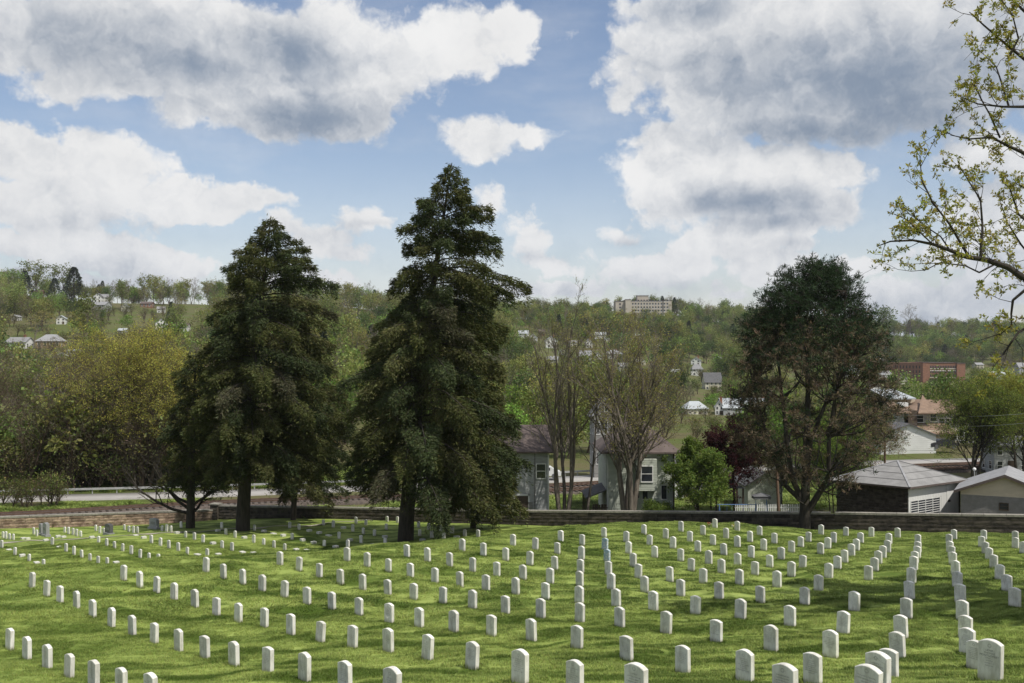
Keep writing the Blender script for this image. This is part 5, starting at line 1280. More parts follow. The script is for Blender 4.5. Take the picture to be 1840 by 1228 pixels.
# stone service shed with hipped roof
def shed():
    Y = 84.5; k = Y / F; ang = math.radians(-38)
    C = Vector(((1632 - CX) * k, Y, 0)); zb = float(ground(C.x, C.y + 3)); ze = zpx(874, Y)
    r = empty('stone_shed', (C.x, C.y, zb)); tag(r, 'square dark block shed with a grey hipped roof and white louvred front', 'shed')
    H = ze - zb; l = Vector(((1502 - CX) / F * (Y + 4.5) - C.x, 4.5, 0)); rt = Vector(((1723 - CX) / F * (Y + 4.6) - C.x, 4.6, 0))
    # recessed core walls: near corner, left corner, far, right corner
    A = Vector((0, 0, 0)); Bc = l; Cc = l + rt; Dc = rt
    core = MB(); v = [A, Bc, Cc, Dc]; ins = Vector((0, .12, 0))
    core.add([tuple(q * .985 + Vector((0, .06, -.5))) for q in v] + [tuple(q * .985 + Vector((0, .06, H))) for q in v], [(0, 4, 5, 1), (1, 5, 6, 2), (2, 6, 7, 3), (3, 7, 4, 0), (4, 7, 6, 5)]); core.build('wall_core', M['mortar'], r)
    L1 = l.length; a1 = math.atan2(-l.y, -l.x)   # left wall runs from the left corner to the near corner
    bl = [block_mesh('wall_block', w, .2, .16, M['dark_block'], 200 + i, .018) for i, w in enumerate((.44, .58))]
    d1 = l.normalized(); c = 0; rowz = 0
    while rowz * .215 < H - .1:
        x = .0 if rowz % 2 else .25
        while x < L1 - .1:
            w = random.choice((0, 1)); ww = (.44, .58)[w]
            if x + ww > L1 + .05: break
            link('wall_block', bl[w], r, tuple(d1 * (x + ww / 2) + Vector((0, 0, .1 + rowz * .215))), (0, 0, a1)); x += ww + .015
        rowz += 1
    # white front of vertical boards with louvres
    L2 = rt.length; a2 = math.atan2(rt.y, rt.x); f = empty('front_wall', (0, 0, 0)); bpy.data.objects.remove(f)
    M3 = Matrix.Rotation(a2, 4, 'Z')
    def onf(mb, n, m, par=r): 
        return mb.build(n, M[m], par, (0, 0, 0), (0, 0, a2))
    b = MB()
    b.box(0, L2, -.03, .02, -.4, H); onf(b, 'front_wall', 'siding_white')
    pb = MB(); pb.box(0, .235, -.012, 0, 0, H + .4); pme = pb.mesh('board', M['siding_white'])
    for i in range(int(L2 / .25)):
        if not (i < 0): link('board', pme, r, tuple(M3 @ Vector((.02 + i * .25, -.035, -.4 if (i * .25 > L2 * .62 or i == 0) else (zpx(901, Y) - zb)))), (0, 0, a2), (1, 1, 1 if (i * .25 > L2 * .62 or i == 0) else (H - (zpx(901, Y) - zb)) / (H + .4)))
    b = MB(); LT = zpx(901, Y) - zb; b.box(.26, L2 * .6, -.045, -.03, .0, LT); onf(b, 'louvre_shade_sheet', 'glass')  # dark sheet on the front wall, its colour stands for shade between the slats
    sl = MB(); sl.box(0, L2 * .6 - .26, -.065, -.045, 0, .05); slm = sl.mesh('louvre_slat', M['trim'])
    for i in range(11): link('louvre_slat', slm, r, tuple(M3 @ Vector((.26, 0, LT - .06 - i * .2))), (0, 0, a2))
    ml = MB(); ml.box(-.03, .03, -.09, -.045, 0, LT); mlm = ml.mesh('louvre_mullion', M['trim'])
    for i in range(5): link('louvre_mullion', mlm, r, tuple(M3 @ Vector((.27 + i * (L2 * .6 - .28) / 4, 0, 0))), (0, 0, a2))
    b = MB(); b.box(L2 * .74, L2 * .97, -.075, -.05, -.3, H - .15); onf(b, 'door', 'trim')
    b = MB(); b.box(L2 * .76, L2 * .80, -.13, -.075, zpx(913, Y) - zb, zpx(909, Y) - zb); onf(b, 'door_handle', 'wood_dark')
    b = MB(); b.box(L2 * .985, L2 + .06, -.12, .3, -.4, H); onf(b, 'corner_pier', 'dark_block')
    # roof
    n = Vector((0, 0, 0)); ov = 1.16; ctr = (A + Cc) / 2; E = [ctr + (q - ctr) * ov for q in v]; ap = ctr + Vector((0, 0, H + (zpx(828, Y + 4.5) - ze)))
    rf = MB(); zz = [Vector((q.x, q.y, H)) for q in E]; zl = [Vector((q.x, q.y, H - .16)) for q in E]
    rf.add([tuple(q) for q in zz] + [tuple(ap)], [(1, 0, 4), (0, 3, 4), (3, 2, 4), (2, 1, 4)]); rf.build('roof', M['tile_roof'], r)
    b = MB(); b.add([tuple(q - Vector((0, 0, .002))) for q in zz] + [tuple(q) for q in zl], [(0, 1, 5, 4), (1, 2, 6, 5), (2, 3, 7, 6), (3, 0, 4, 7), (4, 5, 6, 7)]); b.build('fascia', M['roof_brown'], r)
    for i, (q, nm) in enumerate(zip(zz, 'abcd')): b = MB(); b.bar(q + Vector((0, 0, .02)), ap + Vector((0, 0, .02)), .16, .05); b.build('hip_cap', M['roof_grey'], r)
    # roll seams on the two near slopes
    for (q0, q1) in ((zz[1], zz[0]), (zz[0], zz[3])):
        for t in (.25, .5, .75):
            e0 = q0.lerp(ap, t) + Vector((0, 0, .012)); e1 = q1.lerp(ap, t) + Vector((0, 0, .012)); b = MB(); b.bar(e0, e1, .05, .02); b.build('roof_seam', M['roof_dark'], r)
    b = MB(); pp_ = zz[1].lerp(ap, .38) + (zz[0] - zz[1]) * .25; b.bar(pp_, pp_ + Vector((0, 0, .6)), .06, n=6); b.build('vent_pipe', M['roof_dark'], r)
    KEEP.append((1488, 1740, 825, 918, Y))
shed()
def tan_garage():
    Y = 82; k = Y / F; cx0 = 1806; zb = float(ground((cx0 - CX) * k, Y + 2)); r = empty('tan_garage', ((cx0 - CX) * k, Y, zb), -.5); tag(r, 'tan sided gabled garage on grey blocks at the right edge', 'garage')
    H1 = zpx(893, Y) - zb; He = zpx(884, Y) - zb; Ha = zpx(855, Y) - zb; w = (1806 - 1733) * k
    b = MB(); b.box(-w, w, 0, 7, -.5, H1); b.build('block_wall', M['block_grey'], r)
    bb = MB(); bb.box(-.2, .2, -.02, .0, 0, .19); bbm = bb.mesh('wall_block', M['block_grey'])
    for row in range(int(H1 / .2)):
        for i in range(int(2 * w / .42)):
            x = -w + .21 + i * .42 + (.21 if row % 2 else 0)
            if x < w - .2: link('wall_block', bbm, r, (x, -.0, row * .2))
    n = int((Ha - H1) / .13) + 1
    sm = None
    for i in range(n):
        z = H1 + i * .13; hw = w if z < He else w * (Ha - z) / (Ha - He)
        if hw < .1: break
        s = MB(); s.add([(-hw, -.035, 0), (hw, -.035, 0), (hw, -.008, .13), (-hw, -.008, .13), (-hw, .02, 0), (hw, .02, 0), (hw, .02, .13), (-hw, .02, .13)], [(0, 1, 2, 3), (0, 4, 5, 1), (3, 2, 6, 7), (5, 4, 7, 6)]); s.build('siding_board', M['siding_tan'], r, (0, 0, z))
    b = MB(); b.add([(-w, .02, H1), (w, .02, H1), (w, .02, He), (0, .02, Ha), (-w, .02, He)] + [(-w, 7, H1), (w, 7, H1), (w, 7, He), (0, 7, Ha), (-w, 7, He)], [(0, 1, 2, 3, 4), (9, 8, 7, 6, 5), (1, 6, 7, 2), (4, 9, 5, 0)]); b.build('gable_wall', M['siding_tan'], r)
    rf = MB(); ov = .5; dz = (Ha - He) / w * ov
    V = [(-w - ov, -.4, He - dz), (0, -.4, Ha), (w + ov, -.4, He - dz), (-w - ov, 7.4, He - dz), (0, 7.4, Ha), (w + ov, 7.4, He - dz)]; V2 = [(x, y, z + .12) for x, y, z in V]
    rf.add(V2 + V, [(0, 1, 4, 3), (1, 2, 5, 4), (9, 10, 7, 6), (10, 11, 8, 7), (0, 3, 9, 6), (5, 2, 8, 11)]); rf.build('roof', M['roof_grey'], r)
    fb_ = MB(); fb_.add([(-w - ov, -.43, He - dz - .1), (0, -.43, Ha - .1), (0, -.43, Ha + .13), (-w - ov, -.43, He - dz + .13)], [(0, 1, 2, 3)]); fb_.add([(w + ov, -.43, He - dz - .1), (0, -.43, Ha - .1), (0, -.43, Ha + .13), (w + ov, -.43, He - dz + .13)], [(3, 2, 1, 0)])
    fb_.add([(-w - ov, -.4, He - dz - .1), (0, -.4, Ha - .1), (0, -.4, Ha + .12), (-w - ov, -.4, He - dz + .12)], [(3, 2, 1, 0)]); fb_.add([(w + ov, -.4, He - dz - .1), (0, -.4, Ha - .1), (0, -.4, Ha + .12), (w + ov, -.4, He - dz + .12)], [(0, 1, 2, 3)])
    fb_.build('bargeboard', M['roof_brown'], r)
    window(r, (1804 - cx0) * k, -.03, zpx(916, Y) - zb, .62, .5, '-y', 'wood_dark'); KEEP.append((1722, 1900, 850, 918, Y))
tan_garage()
def pale_shed():
    Y = 99; k = Y / F; cx0 = 1375; zb = float(ground((cx0 - CX) * k, Y)); r = empty('pale_shed', ((cx0 - CX) * k, Y, zb)); tag(r, 'pale green shed with a dark pitched roof behind the picket fence', 'shed')
    He = zpx(869, Y) - zb; Ha = zpx(849, Y) - zb; w = (1375 - 1344) * k
    b = MB(); b.box(-w, w, 0, 5, -.5, He); b.add([(-w, 0, He), (w, 0, He), (0, 0, Ha), (-w, 5, He), (w, 5, He), (0, 5, Ha)], [(0, 1, 2), (4, 3, 5), (0, 2, 5, 3), (1, 4, 5, 2)]); b.build('wall', M['siding_green'], r)
    rf = prism_roof(2 * w, 5, He + .06, Ha - He, .4, .12, 'y'); rf.build('roof', M['roof_dark'], r, (0, 2.5, 0))
pale_shed()
# picket fence
pf = empty('picket_fence', pt(1322, 95.5)); tag(pf, 'white picket fence across the yard behind the wall', 'fence')
pk = MB(); pk.box(-.045, .045, -.012, .012, .05, 1.15); pk.add([(-.045, -.012, 1.15), (.045, -.012, 1.15), (0, -.012, 1.22), (-.045, .012, 1.15), (.045, .012, 1.15), (0, .012, 1.22)], [(0, 1, 2), (5, 4, 3), (0, 2, 5, 3), (1, 4, 5, 2)]); pkm = pk.mesh('picket', M['trim'])
for i in range(38): link('picket', pkm, pf, (i * .175, 0, 0))
b = MB(); b.box(-.1, 6.6, .013, .05, .3, .38); b.build('rail', M['trim'], pf); b = MB(); b.box(-.1, 6.6, .013, .05, .85, .93); b.build('rail', M['trim'], pf)
# swing set and slide
sw = empty('swing_set', pt(1330, 90.5)); tag(sw, 'blue and white metal swing set in the yard behind the wall', 'swing set')
z = 1.9
for x in (-1.9, 1.5):
    for s in (-1, 1): b = MB(); b.bar((x, s * .75, 0), (x + .25 * (-1 if x < 0 else 1) * 0, 0, z), .07, n=8); b.build('leg', M['blue_paint'], sw)
b = MB(); b.bar((-2.1, 0, z), (1.7, 0, z), .07, n=8); b.build('top_bar', M['blue_paint'], sw)
for x in (-1.2, .3): b = MB(); b.bar((x, 0, z), (x, .1, .55), .02); b.bar((x + .45, 0, z), (x + .45, .1, .55), .02); b.box(x - .03, x + .48, -.02, .2, .5, .55); b.build('swing', M['blue_paint'], sw)
sl_ = empty('playground_slide', pt(1368, 90)); tag(sl_, 'small play tower with white legs and a dark roof right of the swing set', 'playground')
for x in (-.5, .5):
    for y in (-.4, .4): b = MB(); b.bar((x * 1.15, y, 0), (x * .75, y * .6, 2.7), .08, n=6); b.build('leg', M['trim' if x * y > 0 else 'blue_paint'], sl_)
b = MB(); b.box(-.75, .75, -.5, .5, 2.45, 2.7); b.add([(-.8, -.55, 2.7), (.8, -.55, 2.7), (.8, .55, 2.7), (-.8, .55, 2.7), (0, 0, 3.0)], [(0, 1, 4), (1, 2, 4), (2, 3, 4), (3, 0, 4)]); b.build('roof', M['roof_dark'], sl_)
b = MB(); b.box(-.45, .45, -.4, .4, 1.1, 1.18); b.build('platform', M['blue_paint'], sl_)
# picnic table
pc = empty('picnic_table', pt(1284, 90)); tag(pc, 'low reddish wooden picnic table behind the wall under the leafy tree', 'table')
for y in (-.28, -.09, .1, .29): b = MB(); b.box(-1.1, 1.1, y - .08, y + .08, .76, .8); b.build('top_board', M['wood_pole'], pc)
for y in (-.75, .75): b = MB(); b.box(-1.1, 1.1, y - .13, y + .13, .44, .48); b.build('bench', M['wood_pole'], pc)
for x in (-.8, .8):
    for s in (-1, 1): b = MB(); b.bar((x, s * .65, 0), (x, s * .2, .76), .09); b.build('leg', M['wood_pole'], pc)
# gazebo by the purple tree
gz = empty('garden_shelter', pt(1306, 98)); tag(gz, 'small dark roofed garden shelter below the purple tree', 'shelter')
b = MB(); b.add([(-1.5, -1.5, 2.6), (1.5, -1.5, 2.6), (1.5, 1.5, 2.6), (-1.5, 1.5, 2.6), (0, 0, 3.5)], [(0, 1, 4), (1, 2, 4), (2, 3, 4), (3, 0, 4), (3, 2, 1, 0)]); b.build('roof', M['roof_dark'], gz)
for x in (-1.3, 1.3):
    for y in (-1.3, 1.3): b = MB(); b.box(x - .08, x + .08, y - .08, y + .08, 0, 2.6); b.build('post', M['wood_dark'], gz)
# poles and wires
def pole(px, Y, top, lean, label, m='wood_pole', arm=True, r0=.15):
    p = pt(px, Y); r = empty('utility_pole', p); tag(r, label, 'utility pole'); h = zpx(top, Y) - p.z
    b = MB(); b.bar((0, 0, -.5), (lean, 0, h), r0 * 2, n=8, w2=r0 * 1.4); b.build('pole', M[m], r)
    if arm: b = MB(); b.bar((lean - 1.1, 0, h - .5), (lean + 1.1, 0, h - .5), .1); b.build('cross_arm', M[m], r)
    return p + Vector((lean, 0, h))
t1 = pole(1401, 89, 805, -.35, 'leaning brown wooden pole left of the pine trunk', arm=False)
t2 = pole(1880, 100, 740, 0, 'utility pole just past the right edge')
t3 = pole(1590, 128, 742, 0, 'utility pole behind the right side of the pine')
t4 = pole(174, 560, 566, 0, 'thin utility pole on the left hillside under the skyline house', r0=.12)
t5 = pole(1312, 300, 690, 0, 'utility pole behind the pine on the valley floor')
def wire(a, b, sag, label, m='steel'):
    mb = MB(); pts = [a.lerp(b, t) - Vector((0, 0, sag * 4 * t * (1 - t))) for t in np.linspace(0, 1, 14)]
    for p, q in zip(pts[:-1], pts[1:]): mb.bar(p, q, .03, n=3)
    o = mb.build('overhead_wire', M[m]); tag(o, label, 'wire')
wire(t3, t2, .5, 'upper overhead wire crossing in front of the brown roofed building'); wire(t3 - Vector((0, 0, .9)), t2 - Vector((0, 0, .9)), .7, 'lower overhead wire crossing in front of the brown roofed building')
wire(t3 - Vector((0, 0, 4.8)), t2 - Vector((0, 0, 5.4)), .9, 'dark low service wire over the shed roof', 'wood_dark')
t6 = Vector(ray(66, 566, 560)); wire(Vector(ray(70, 563, 570)), t4, 2, 'thin pale wire on the left hillside')

# complex brown roofed building and white garage on the right
def brown_building():
    Y = 172; k = Y / F; cx0 = 1690; zb = zpx(805, Y); r = empty('brown_roofed_building', ((cx0 - CX) * k, Y, zb)); tag(r, 'large building with faded orange-brown roofs and a pale metal roofed block', 'building')
    X = lambda px: (px - cx0) * k; Z = lambda py: (805 - py) * k
    def blk(n, x0, x1, y0, y1, z0, z1, m): b = MB(); b.box(X(x0), X(x1), y0, y1, z0, z1); return b.build(n, M[m], r)
    blk('wall', 1640, 1757, 2, 16, -2, Z(741), 'siding_grey'); blk('lower_wall', 1649, 1757, -3, 2, -2, Z(772), 'siding_tan'); blk('stair_block', 1625, 1648, 0, 8, -2, Z(738), 'wood_dark')
    def slab(n, pts, m, th=.2):
        mb = MB(); V = [tuple(p) for p in pts] + [(p[0], p[1], p[2] - th) for p in pts]; q = len(pts)
        mb.add(V, [tuple(range(q)), tuple(range(2 * q - 1, q - 1, -1))] + [(i, q + i, q + (i + 1) % q, (i + 1) % q) for i in range(q)]); return mb.build(n, M[m], r)
    slab('roof', [(X(1643), 1, Z(742)), (X(1760), 1, Z(742)), (X(1744), 8, Z(722)), (X(1690), 8, Z(722))], 'roof_orange'); slab('roof', [(X(1643), 1, Z(742)), (X(1690), 8, Z(722)), (X(1690), 10, Z(722)), (X(1643), 17, Z(742))], 'roof_orange')
    slab('gable_roof', [(X(1648), -.5, Z(742)), (X(1682), -.5, Z(742)), (X(1683), 6, Z(712))], 'roof_orange')
    slab('annex_roof', [(X(1607), -1, Z(741)), (X(1634), -1, Z(741)), (X(1630), 6, Z(726)), (X(1614), 6, Z(726))], 'roof_orange'); blk('annex_wall', 1609, 1632, 0, 6, -2, Z(742), 'siding_grey')
    slab('lower_roof', [(X(1647), -4, Z(776)), (X(1706), -4, Z(776)), (X(1706), 2, Z(762)), (X(1649), 2, Z(762))], 'roof_orange')
    blk('pale_block', 1630, 1682, 9, 20, -2, Z(719), 'siding_tan'); slab('metal_roof', [(X(1622), 7, Z(719)), (X(1676), 7, Z(719)), (X(1684), 20, Z(706)), (X(1636), 20, Z(706))], 'roof_metal')
    blk('white_panel', 1641, 1657, 6, 8.95, Z(734), Z(727), 'trim')
    for px, py in ((1662, 756), (1686, 754), (1702, 762), (1712, 762), (1722, 762), (1740, 758), (1700, 784), (1712, 784)): window(r, X(px), 1.99 if py < 770 else -3.01, Z(py) - .4, 1.1, 1.2)
    for i in range(5): window(r, X(1714 + i * 8), -3.01, Z(796), .8, 2.6)
    KEEP.append((1605, 1762, 703, 800, Y))
brown_building()
H_('white gabled garage with peeling boards on the grass bank', 1583, 1682, 762, 809, 'siding_white', 'roof_dark', 'gable', 0, fy=150, nfl=1, ncol=1, rooff=.42, depth=1.0, lap=.3, win=False, cat='garage', name='white_garage')
H_('blue-grey walled building at the right edge behind the trees', 1786, 1850, 786, 852, 'siding_grey', 'roof_grey', 'side', 0, fy=126, nfl=2, ncol=3, rooff=.2, cat='building', name='grey_building')
# parked car and van
def car(p, rz, m, label, name='parked_car', L=4.4, H=1.45, van=False):
    r = empty(name, p, rz); tag(r, label, 'van' if van else 'car'); w = .88
    prof = [(-L/2, .35), (-L/2, .85), (-L*.40, .98), (-L*.28, 1.02), (-L*.16, H), (L*.22, H), (L*.36, 1.0), (L*.47, .88), (L/2, .7), (L/2, .35)] if not van else [(-L/2, .35), (-L/2, 1.1), (-L*.38, 1.25), (-L*.28, H), (L*.48, H), (L/2, 1.2), (L/2, .35)]
    b = MB(); n = len(prof); b.add([(x, -w, z) for x, z in prof] + [(x, w, z) for x, z in prof], [tuple(range(n)), tuple(range(2*n-1, n-1, -1))] + [(i, n+i, n+(i+1) % n, (i+1) % n) for i in range(n)]); b.build('body', m, r)
    g = MB(); g.box(-L*.14, L*.2, -w-.01, w+.01, 1.02, H-.08); g.build('side_windows', M['glass'], r)
    for x in (-L*.31, L*.31):
        for y in (-w, w): g = MB(); g.bar((x, y-.1, .33), (x, y+.1, .33), .64, n=14); g.build('wheel', M['granite_dark'], r)
M['car_dark'] = mat('dark_car_paint', (.03,.03,.035), .25, .1, 1, spec=.6); M['car_white'] = mat('white_car_paint', (.75,.75,.75), .3, .05, 1, spec=.6)
car(Vector(ray(1693, 806, 151)), .1, M['car_dark'], 'dark parked car right of the white gabled garage'); p_ = G(196, 542); car(p_ + Vector((0, 0, .1)), 0, M['car_white'], 'small white van parked below the skyline house', 'parked_van', 5.2, 2.1, True)
p_ = Vector(ray(975, 859, 126)); car(p_, 0, M['car_white'], 'pale car on the road behind the grey house', L=4.6)
# dish and mast between the sheds
dm = empty('antenna_mast', pt(1751, 90)); tag(dm, 'short metal mast with a white lamp head between the two sheds', 'mast'); zt = zpx(846, 90) - dm.location.z
b = MB(); b.bar((0, 0, 0), (0, 0, zt), .08, n=8); b.build('pole', M['steel'], dm); b = MB()
for i in range(5): a = -math.pi / 2 + math.pi * i / 5; c = a + math.pi / 5; b.bar((0, 0, zt + .12 + .16 * math.sin(a)), (0, 0, zt + .12 + .16 * math.sin(c)), .32 * max(.2, math.cos(a)), n=10, w2=.32 * max(.2, math.cos(c)))
b.build('lamp_head', M['trim'], dm); b = MB(); b.box(.12, .2, -.05, .05, zt - .9, zt - .1); b.build('bracket', M['granite_dark'], dm)

# ------------------------------------------------------------------ railway, road, guard rail
def ribbon(name, pts, w0, w1, m, dz, kind='structure', flat=False):
    P = []
    for a, b in zip(pts[:-1], pts[1:]):
        n = max(2, int((b - a).length / 1.5)); P += [a.lerp(b, i / n) for i in range(n)]
    P.append(pts[-1]); V = []
    for i, p in enumerate(P):
        q = P[min(i + 1, len(P) - 1)] - P[max(i - 1, 0)]; nrm = Vector((-q.y, q.x, 0)).normalized()
        for s in (w0, w1): c = p + nrm * s; V.append((c.x, c.y, p.z + dz))
    n = len(P); V2 = V + [(x, y, z - .6) for x, y, z in V]; m2 = 2 * n
    f = [(2*i, 2*i+2, 2*i+3, 2*i+1) for i in range(n - 1)] + [(2*i, m2+2*i, m2+2*i+2, 2*i+2) for i in range(n - 1)] + [(2*i+1, 2*i+3, m2+2*i+3, m2+2*i+1) for i in range(n - 1)]
    o = link(name, fast_mesh(name, V2, [np.array(f)], m)); 
    if kind: tag(o, kind=kind)
    return o
def smooth_path(l, y_off=0.0, n=8):
    A = np.array(l, float); t = np.arange(len(A)); tt_ = np.linspace(0, len(A) - 1, (len(A) - 1) * n + 1)
    # monotone easing through linear interpolation, then a moving average
    xs = np.stack([np.interp(tt_, t, A[:, i]) for i in range(2)], 1)
    for _ in range(6): xs[1:-1] = (xs[:-2] + xs[1:-1] * 2 + xs[2:]) / 4
    return xs
tx = smooth_path([(-110, 84), (-75, 91), (-49, 97.2), (-31, 106), (5, 114), (26, 121), (60, 130), (140, 148)])
tz = lambda x, y: -15.55 if x < -30 else -15.55
TR = [Vector((x, y, max(-15.75, float(far_z(np.array(x), np.array(y))) + .12))) for x, y in tx]
for i in range(3): 
    zs = [p.z for p in TR]
    for j in range(1, len(TR) - 1): TR[j].z = (zs[j-1] + zs[j] + zs[j+1]) / 3
ribbon('ballast', TR, -1.7, 1.7, M['ballast'], .12)
TR2 = [p for p in TR if p.x > -12]
ribbon('ballast', TR2, 2.6, 5.9, M['ballast'], .11)
def rails(off, lab, TR=TR):
    r = empty('railway_track', TR[0]); tag(r, lab, 'railway track')
    for s in (-.72, .72):
        P = []; mb = MB()
        for i, p in enumerate(TR):
            q = TR[min(i + 1, len(TR) - 1)] - TR[max(i - 1, 0)]; nrm = Vector((-q.y, q.x, 0)).normalized(); P.append(p + nrm * (off + s) + Vector((0, 0, .32)) - TR[0])
        for a, b in zip(P[:-1], P[1:]): mb.bar(a, b, .07, .15)
        mb.build('rail', M['rail'], r)
    mb = MB(); tot = 0
    for a, b in zip(TR[:-1], TR[1:]):
        L = (b - a).length; d = (b - a).normalized(); nrm = Vector((-d.y, d.x, 0)); n = int(L / .6)
        if a.y > 135 or a.x < -75: continue
        for i in range(n): c = a + d * (i * L / n) + nrm * off - TR[0] + Vector((0, 0, .17)); mb.bar(c - nrm * 1.25, c + nrm * 1.25, .2, .14)
    o = mb.build('sleepers', M['tie'], r); tag(o, kind='stuff')
rails(0, 'near railway track on dark ballast behind the wall'); rails(4.2, 'second railway track behind the house yards', TR2)
rd = smooth_path([(-120, 101), (-62, 112), (-20, 119.5), (8, 127), (35, 137), (55, 139), (90, 143), (160, 150)])
RD = [Vector((x, y, float(far_z(np.array(x), np.array(y))) + .0)) for x, y in rd]
for _ in range(4):
    zs = [p.z for p in RD]
    for j in range(1, len(RD) - 1): RD[j].z = (zs[j-1] + zs[j] + zs[j+1]) / 3
ribbon('road', RD, -2.3, 2.3, M['asphalt'], .16)
gr_ = empty('guard_rail', RD[0]); tag(gr_, 'long galvanised guard rail along the far side of the road', 'guard rail'); mb = MB(); PR = []
for i, p in enumerate(RD):
    q = RD[min(i + 1, len(RD) - 1)] - RD[max(i - 1, 0)]; nrm = Vector((-q.y, q.x, 0)).normalized(); PR.append(p + nrm * 3.2 - RD[0])
for a, b in zip(PR[:-1], PR[1:]):
    if b.x + RD[0].x > 12: break
    for dz_ in (.55, .68): mb.bar(a + Vector((0, 0, dz_)), b + Vector((0, 0, dz_)), .05, .11)
mb.build('beam', M['steel'], gr_); pm_ = MB(); pm_.box(-.05, .05, -.05, .05, -.3, .72); pmm = pm_.mesh('post', M['steel'])
for a, b in zip(PR[:-1], PR[1:]):
    if b.x + RD[0].x > 12: break
    for t in (0, .5): link('post', pmm, gr_, tuple(a.lerp(b, t) + Vector((0, .12, 0))))
# parking apron and lane seen past the pine
def pad(name, pts, m, dz=.5):
    mb = MB(); V = [(x, y, float(far_z(np.array(x), np.array(y))) + dz) for x, y in pts]; zm = max(v[2] for v in V); V = [(x, y, zm) for x, y, z in V]
    mb.add(V + [(x, y, z - 1.2) for x, y, z in V], [tuple(range(len(V)))] + [(i, len(V) + i, len(V) + (i + 1) % len(V), (i + 1) % len(V)) for i in range(len(V))]); tag(mb.build(name, M[m]), kind='structure')
# ------------------------------------------------------------------ forest placement
MEADOW = [(336, 366, 546, 590, 735), (1560, 1730, 800, 835, 170)]
def blocked(x, y, z, h, w):
    k = F / y; px = CX + x * k; pyb = HY - z * k; pyt = pyb - h * k; hw = w * k
    for (a, b, t, bt, Y) in KEEP:
        if y < Y + 4 and px + hw > a and px - hw < b and pyt < bt and pyb > t: return True
    for (a, b, t, bt, Y) in MEADOW:
        if y < Y and px + hw > a and px - hw < b and pyb > t and pyb < bt + 8: return True
    # not on the footprint just behind
    return False
sets = {'wood': []}
def scatter(n, u0, u1, y0, y1, weights, smin, smax, thin=None, seed=1, hk=None):
    r = np.random.default_rng(seed); out = []
    pu = r.uniform(u0, u1, n); yy = np.sqrt(r.uniform(y0 ** 2, y1 ** 2, n)); xx = pu * yy; zz = far_z(xx, yy); kk = r.choice(len(kinds), n, p=np.array(weights) / sum(weights)); ss = r.uniform(smin, smax, n); rt = r.uniform(0, 6.28, n)
    for i in range(n):
        K = kk[i]; h = (13, 12, 14, 14, 12, 10, 15, 9, 3.4, 4.2)[K] * ss[i]; w = (5, 5, 5, 4.5, 4.5, 5, 3.5, 5, 3, 3)[K] * ss[i] * 1.0
        if blocked(xx[i], yy[i], zz[i], h, w):
            if K < 8 and r.random() < .35:
                K = 8 + r.integers(0, 2); h = 3 * ss[i]
                if blocked(xx[i], yy[i], zz[i], h, 2): continue
            else: continue
        if thin and not thin(xx[i], yy[i], r): continue
        out.append((xx[i], yy[i], zz[i] - .3, ss[i], rt[i], K))
    return out
#        bud  bud  oliv bare bare leaf con  lime shr shr
U = lambda px: (px - CX) / F
trees = []
trees += scatter(1600, U(-420), U(760), 270, 800, (6, 4, 5, 3.5, 3.5, 2, 1.1, 1.8, 1, 1), .75, 1.3, seed=1)
trees += scatter(420, U(-120), U(640), 150, 285, (4, 2, 4, 5, 5, 1, .3, 1, 3, 3), .6, 1.0, seed=2)
trees += scatter(650, U(-120), U(560), 116, 150, (.3, .3, .3, 1.6, 1.6, 0, 0, 0, 11, 7), .5, .95, lambda x, y, r: y > 113 + .19 * (x + 62) + 4, seed=3)
trees += scatter(1250, U(760), U(1320), 420, 1010, (5, 6, 3, 2.5, 2.5, 4, 1.0, 2, 1, 1), .75, 1.25, seed=4)
trees += scatter(420, U(700), U(1320), 150, 430, (4, 3, 3, 4, 4, 2, .5, 1.5, 4, 3), .5, .9, lambda x, y, r: y > 155, seed=5)
trees += scatter(1900, U(1300), U(2250), 790, 1260, (4, 6, 2.5, 1.5, 2, 6, 1.3, 2.2, 1, 1), .9, 1.5, seed=6)
trees += scatter(430, U(1300), U(2000), 200, 790, (3, 4, 2, 2, 2, 4, .6, 2, 4, 3), .5, .85, seed=7)
trees += scatter(120, U(1320), U(1580), 108, 200, (2, 2, 2, 2, 2, 1, 0, 2, 5, 4), .4, .7, lambda x, y, r: y > 152, seed=8)
trees += scatter(90, U(1700), U(1990), 145, 220, (3, 3, 2, 1, 1, 2, 0, 3, 4, 3), .5, .85, lambda x, y, r: y > 150, seed=9)
for px_s, Y_s, k_s in ((5,107,8),(22,106,9),(40,108,8),(58,107,8),(75,109,9),(92,108,8),(108,110,9),(-10,106,8),(48,106,8),(30,110,9),(86,106,8),(100,107,8)):
    xs_ = (px_s - CX) / F * Y_s; trees.append((xs_, float(Y_s), float(far_z(np.array(xs_), np.array(float(Y_s)))) - .2, .42 + .1 * (px_s % 3), px_s * 1.0, k_s))
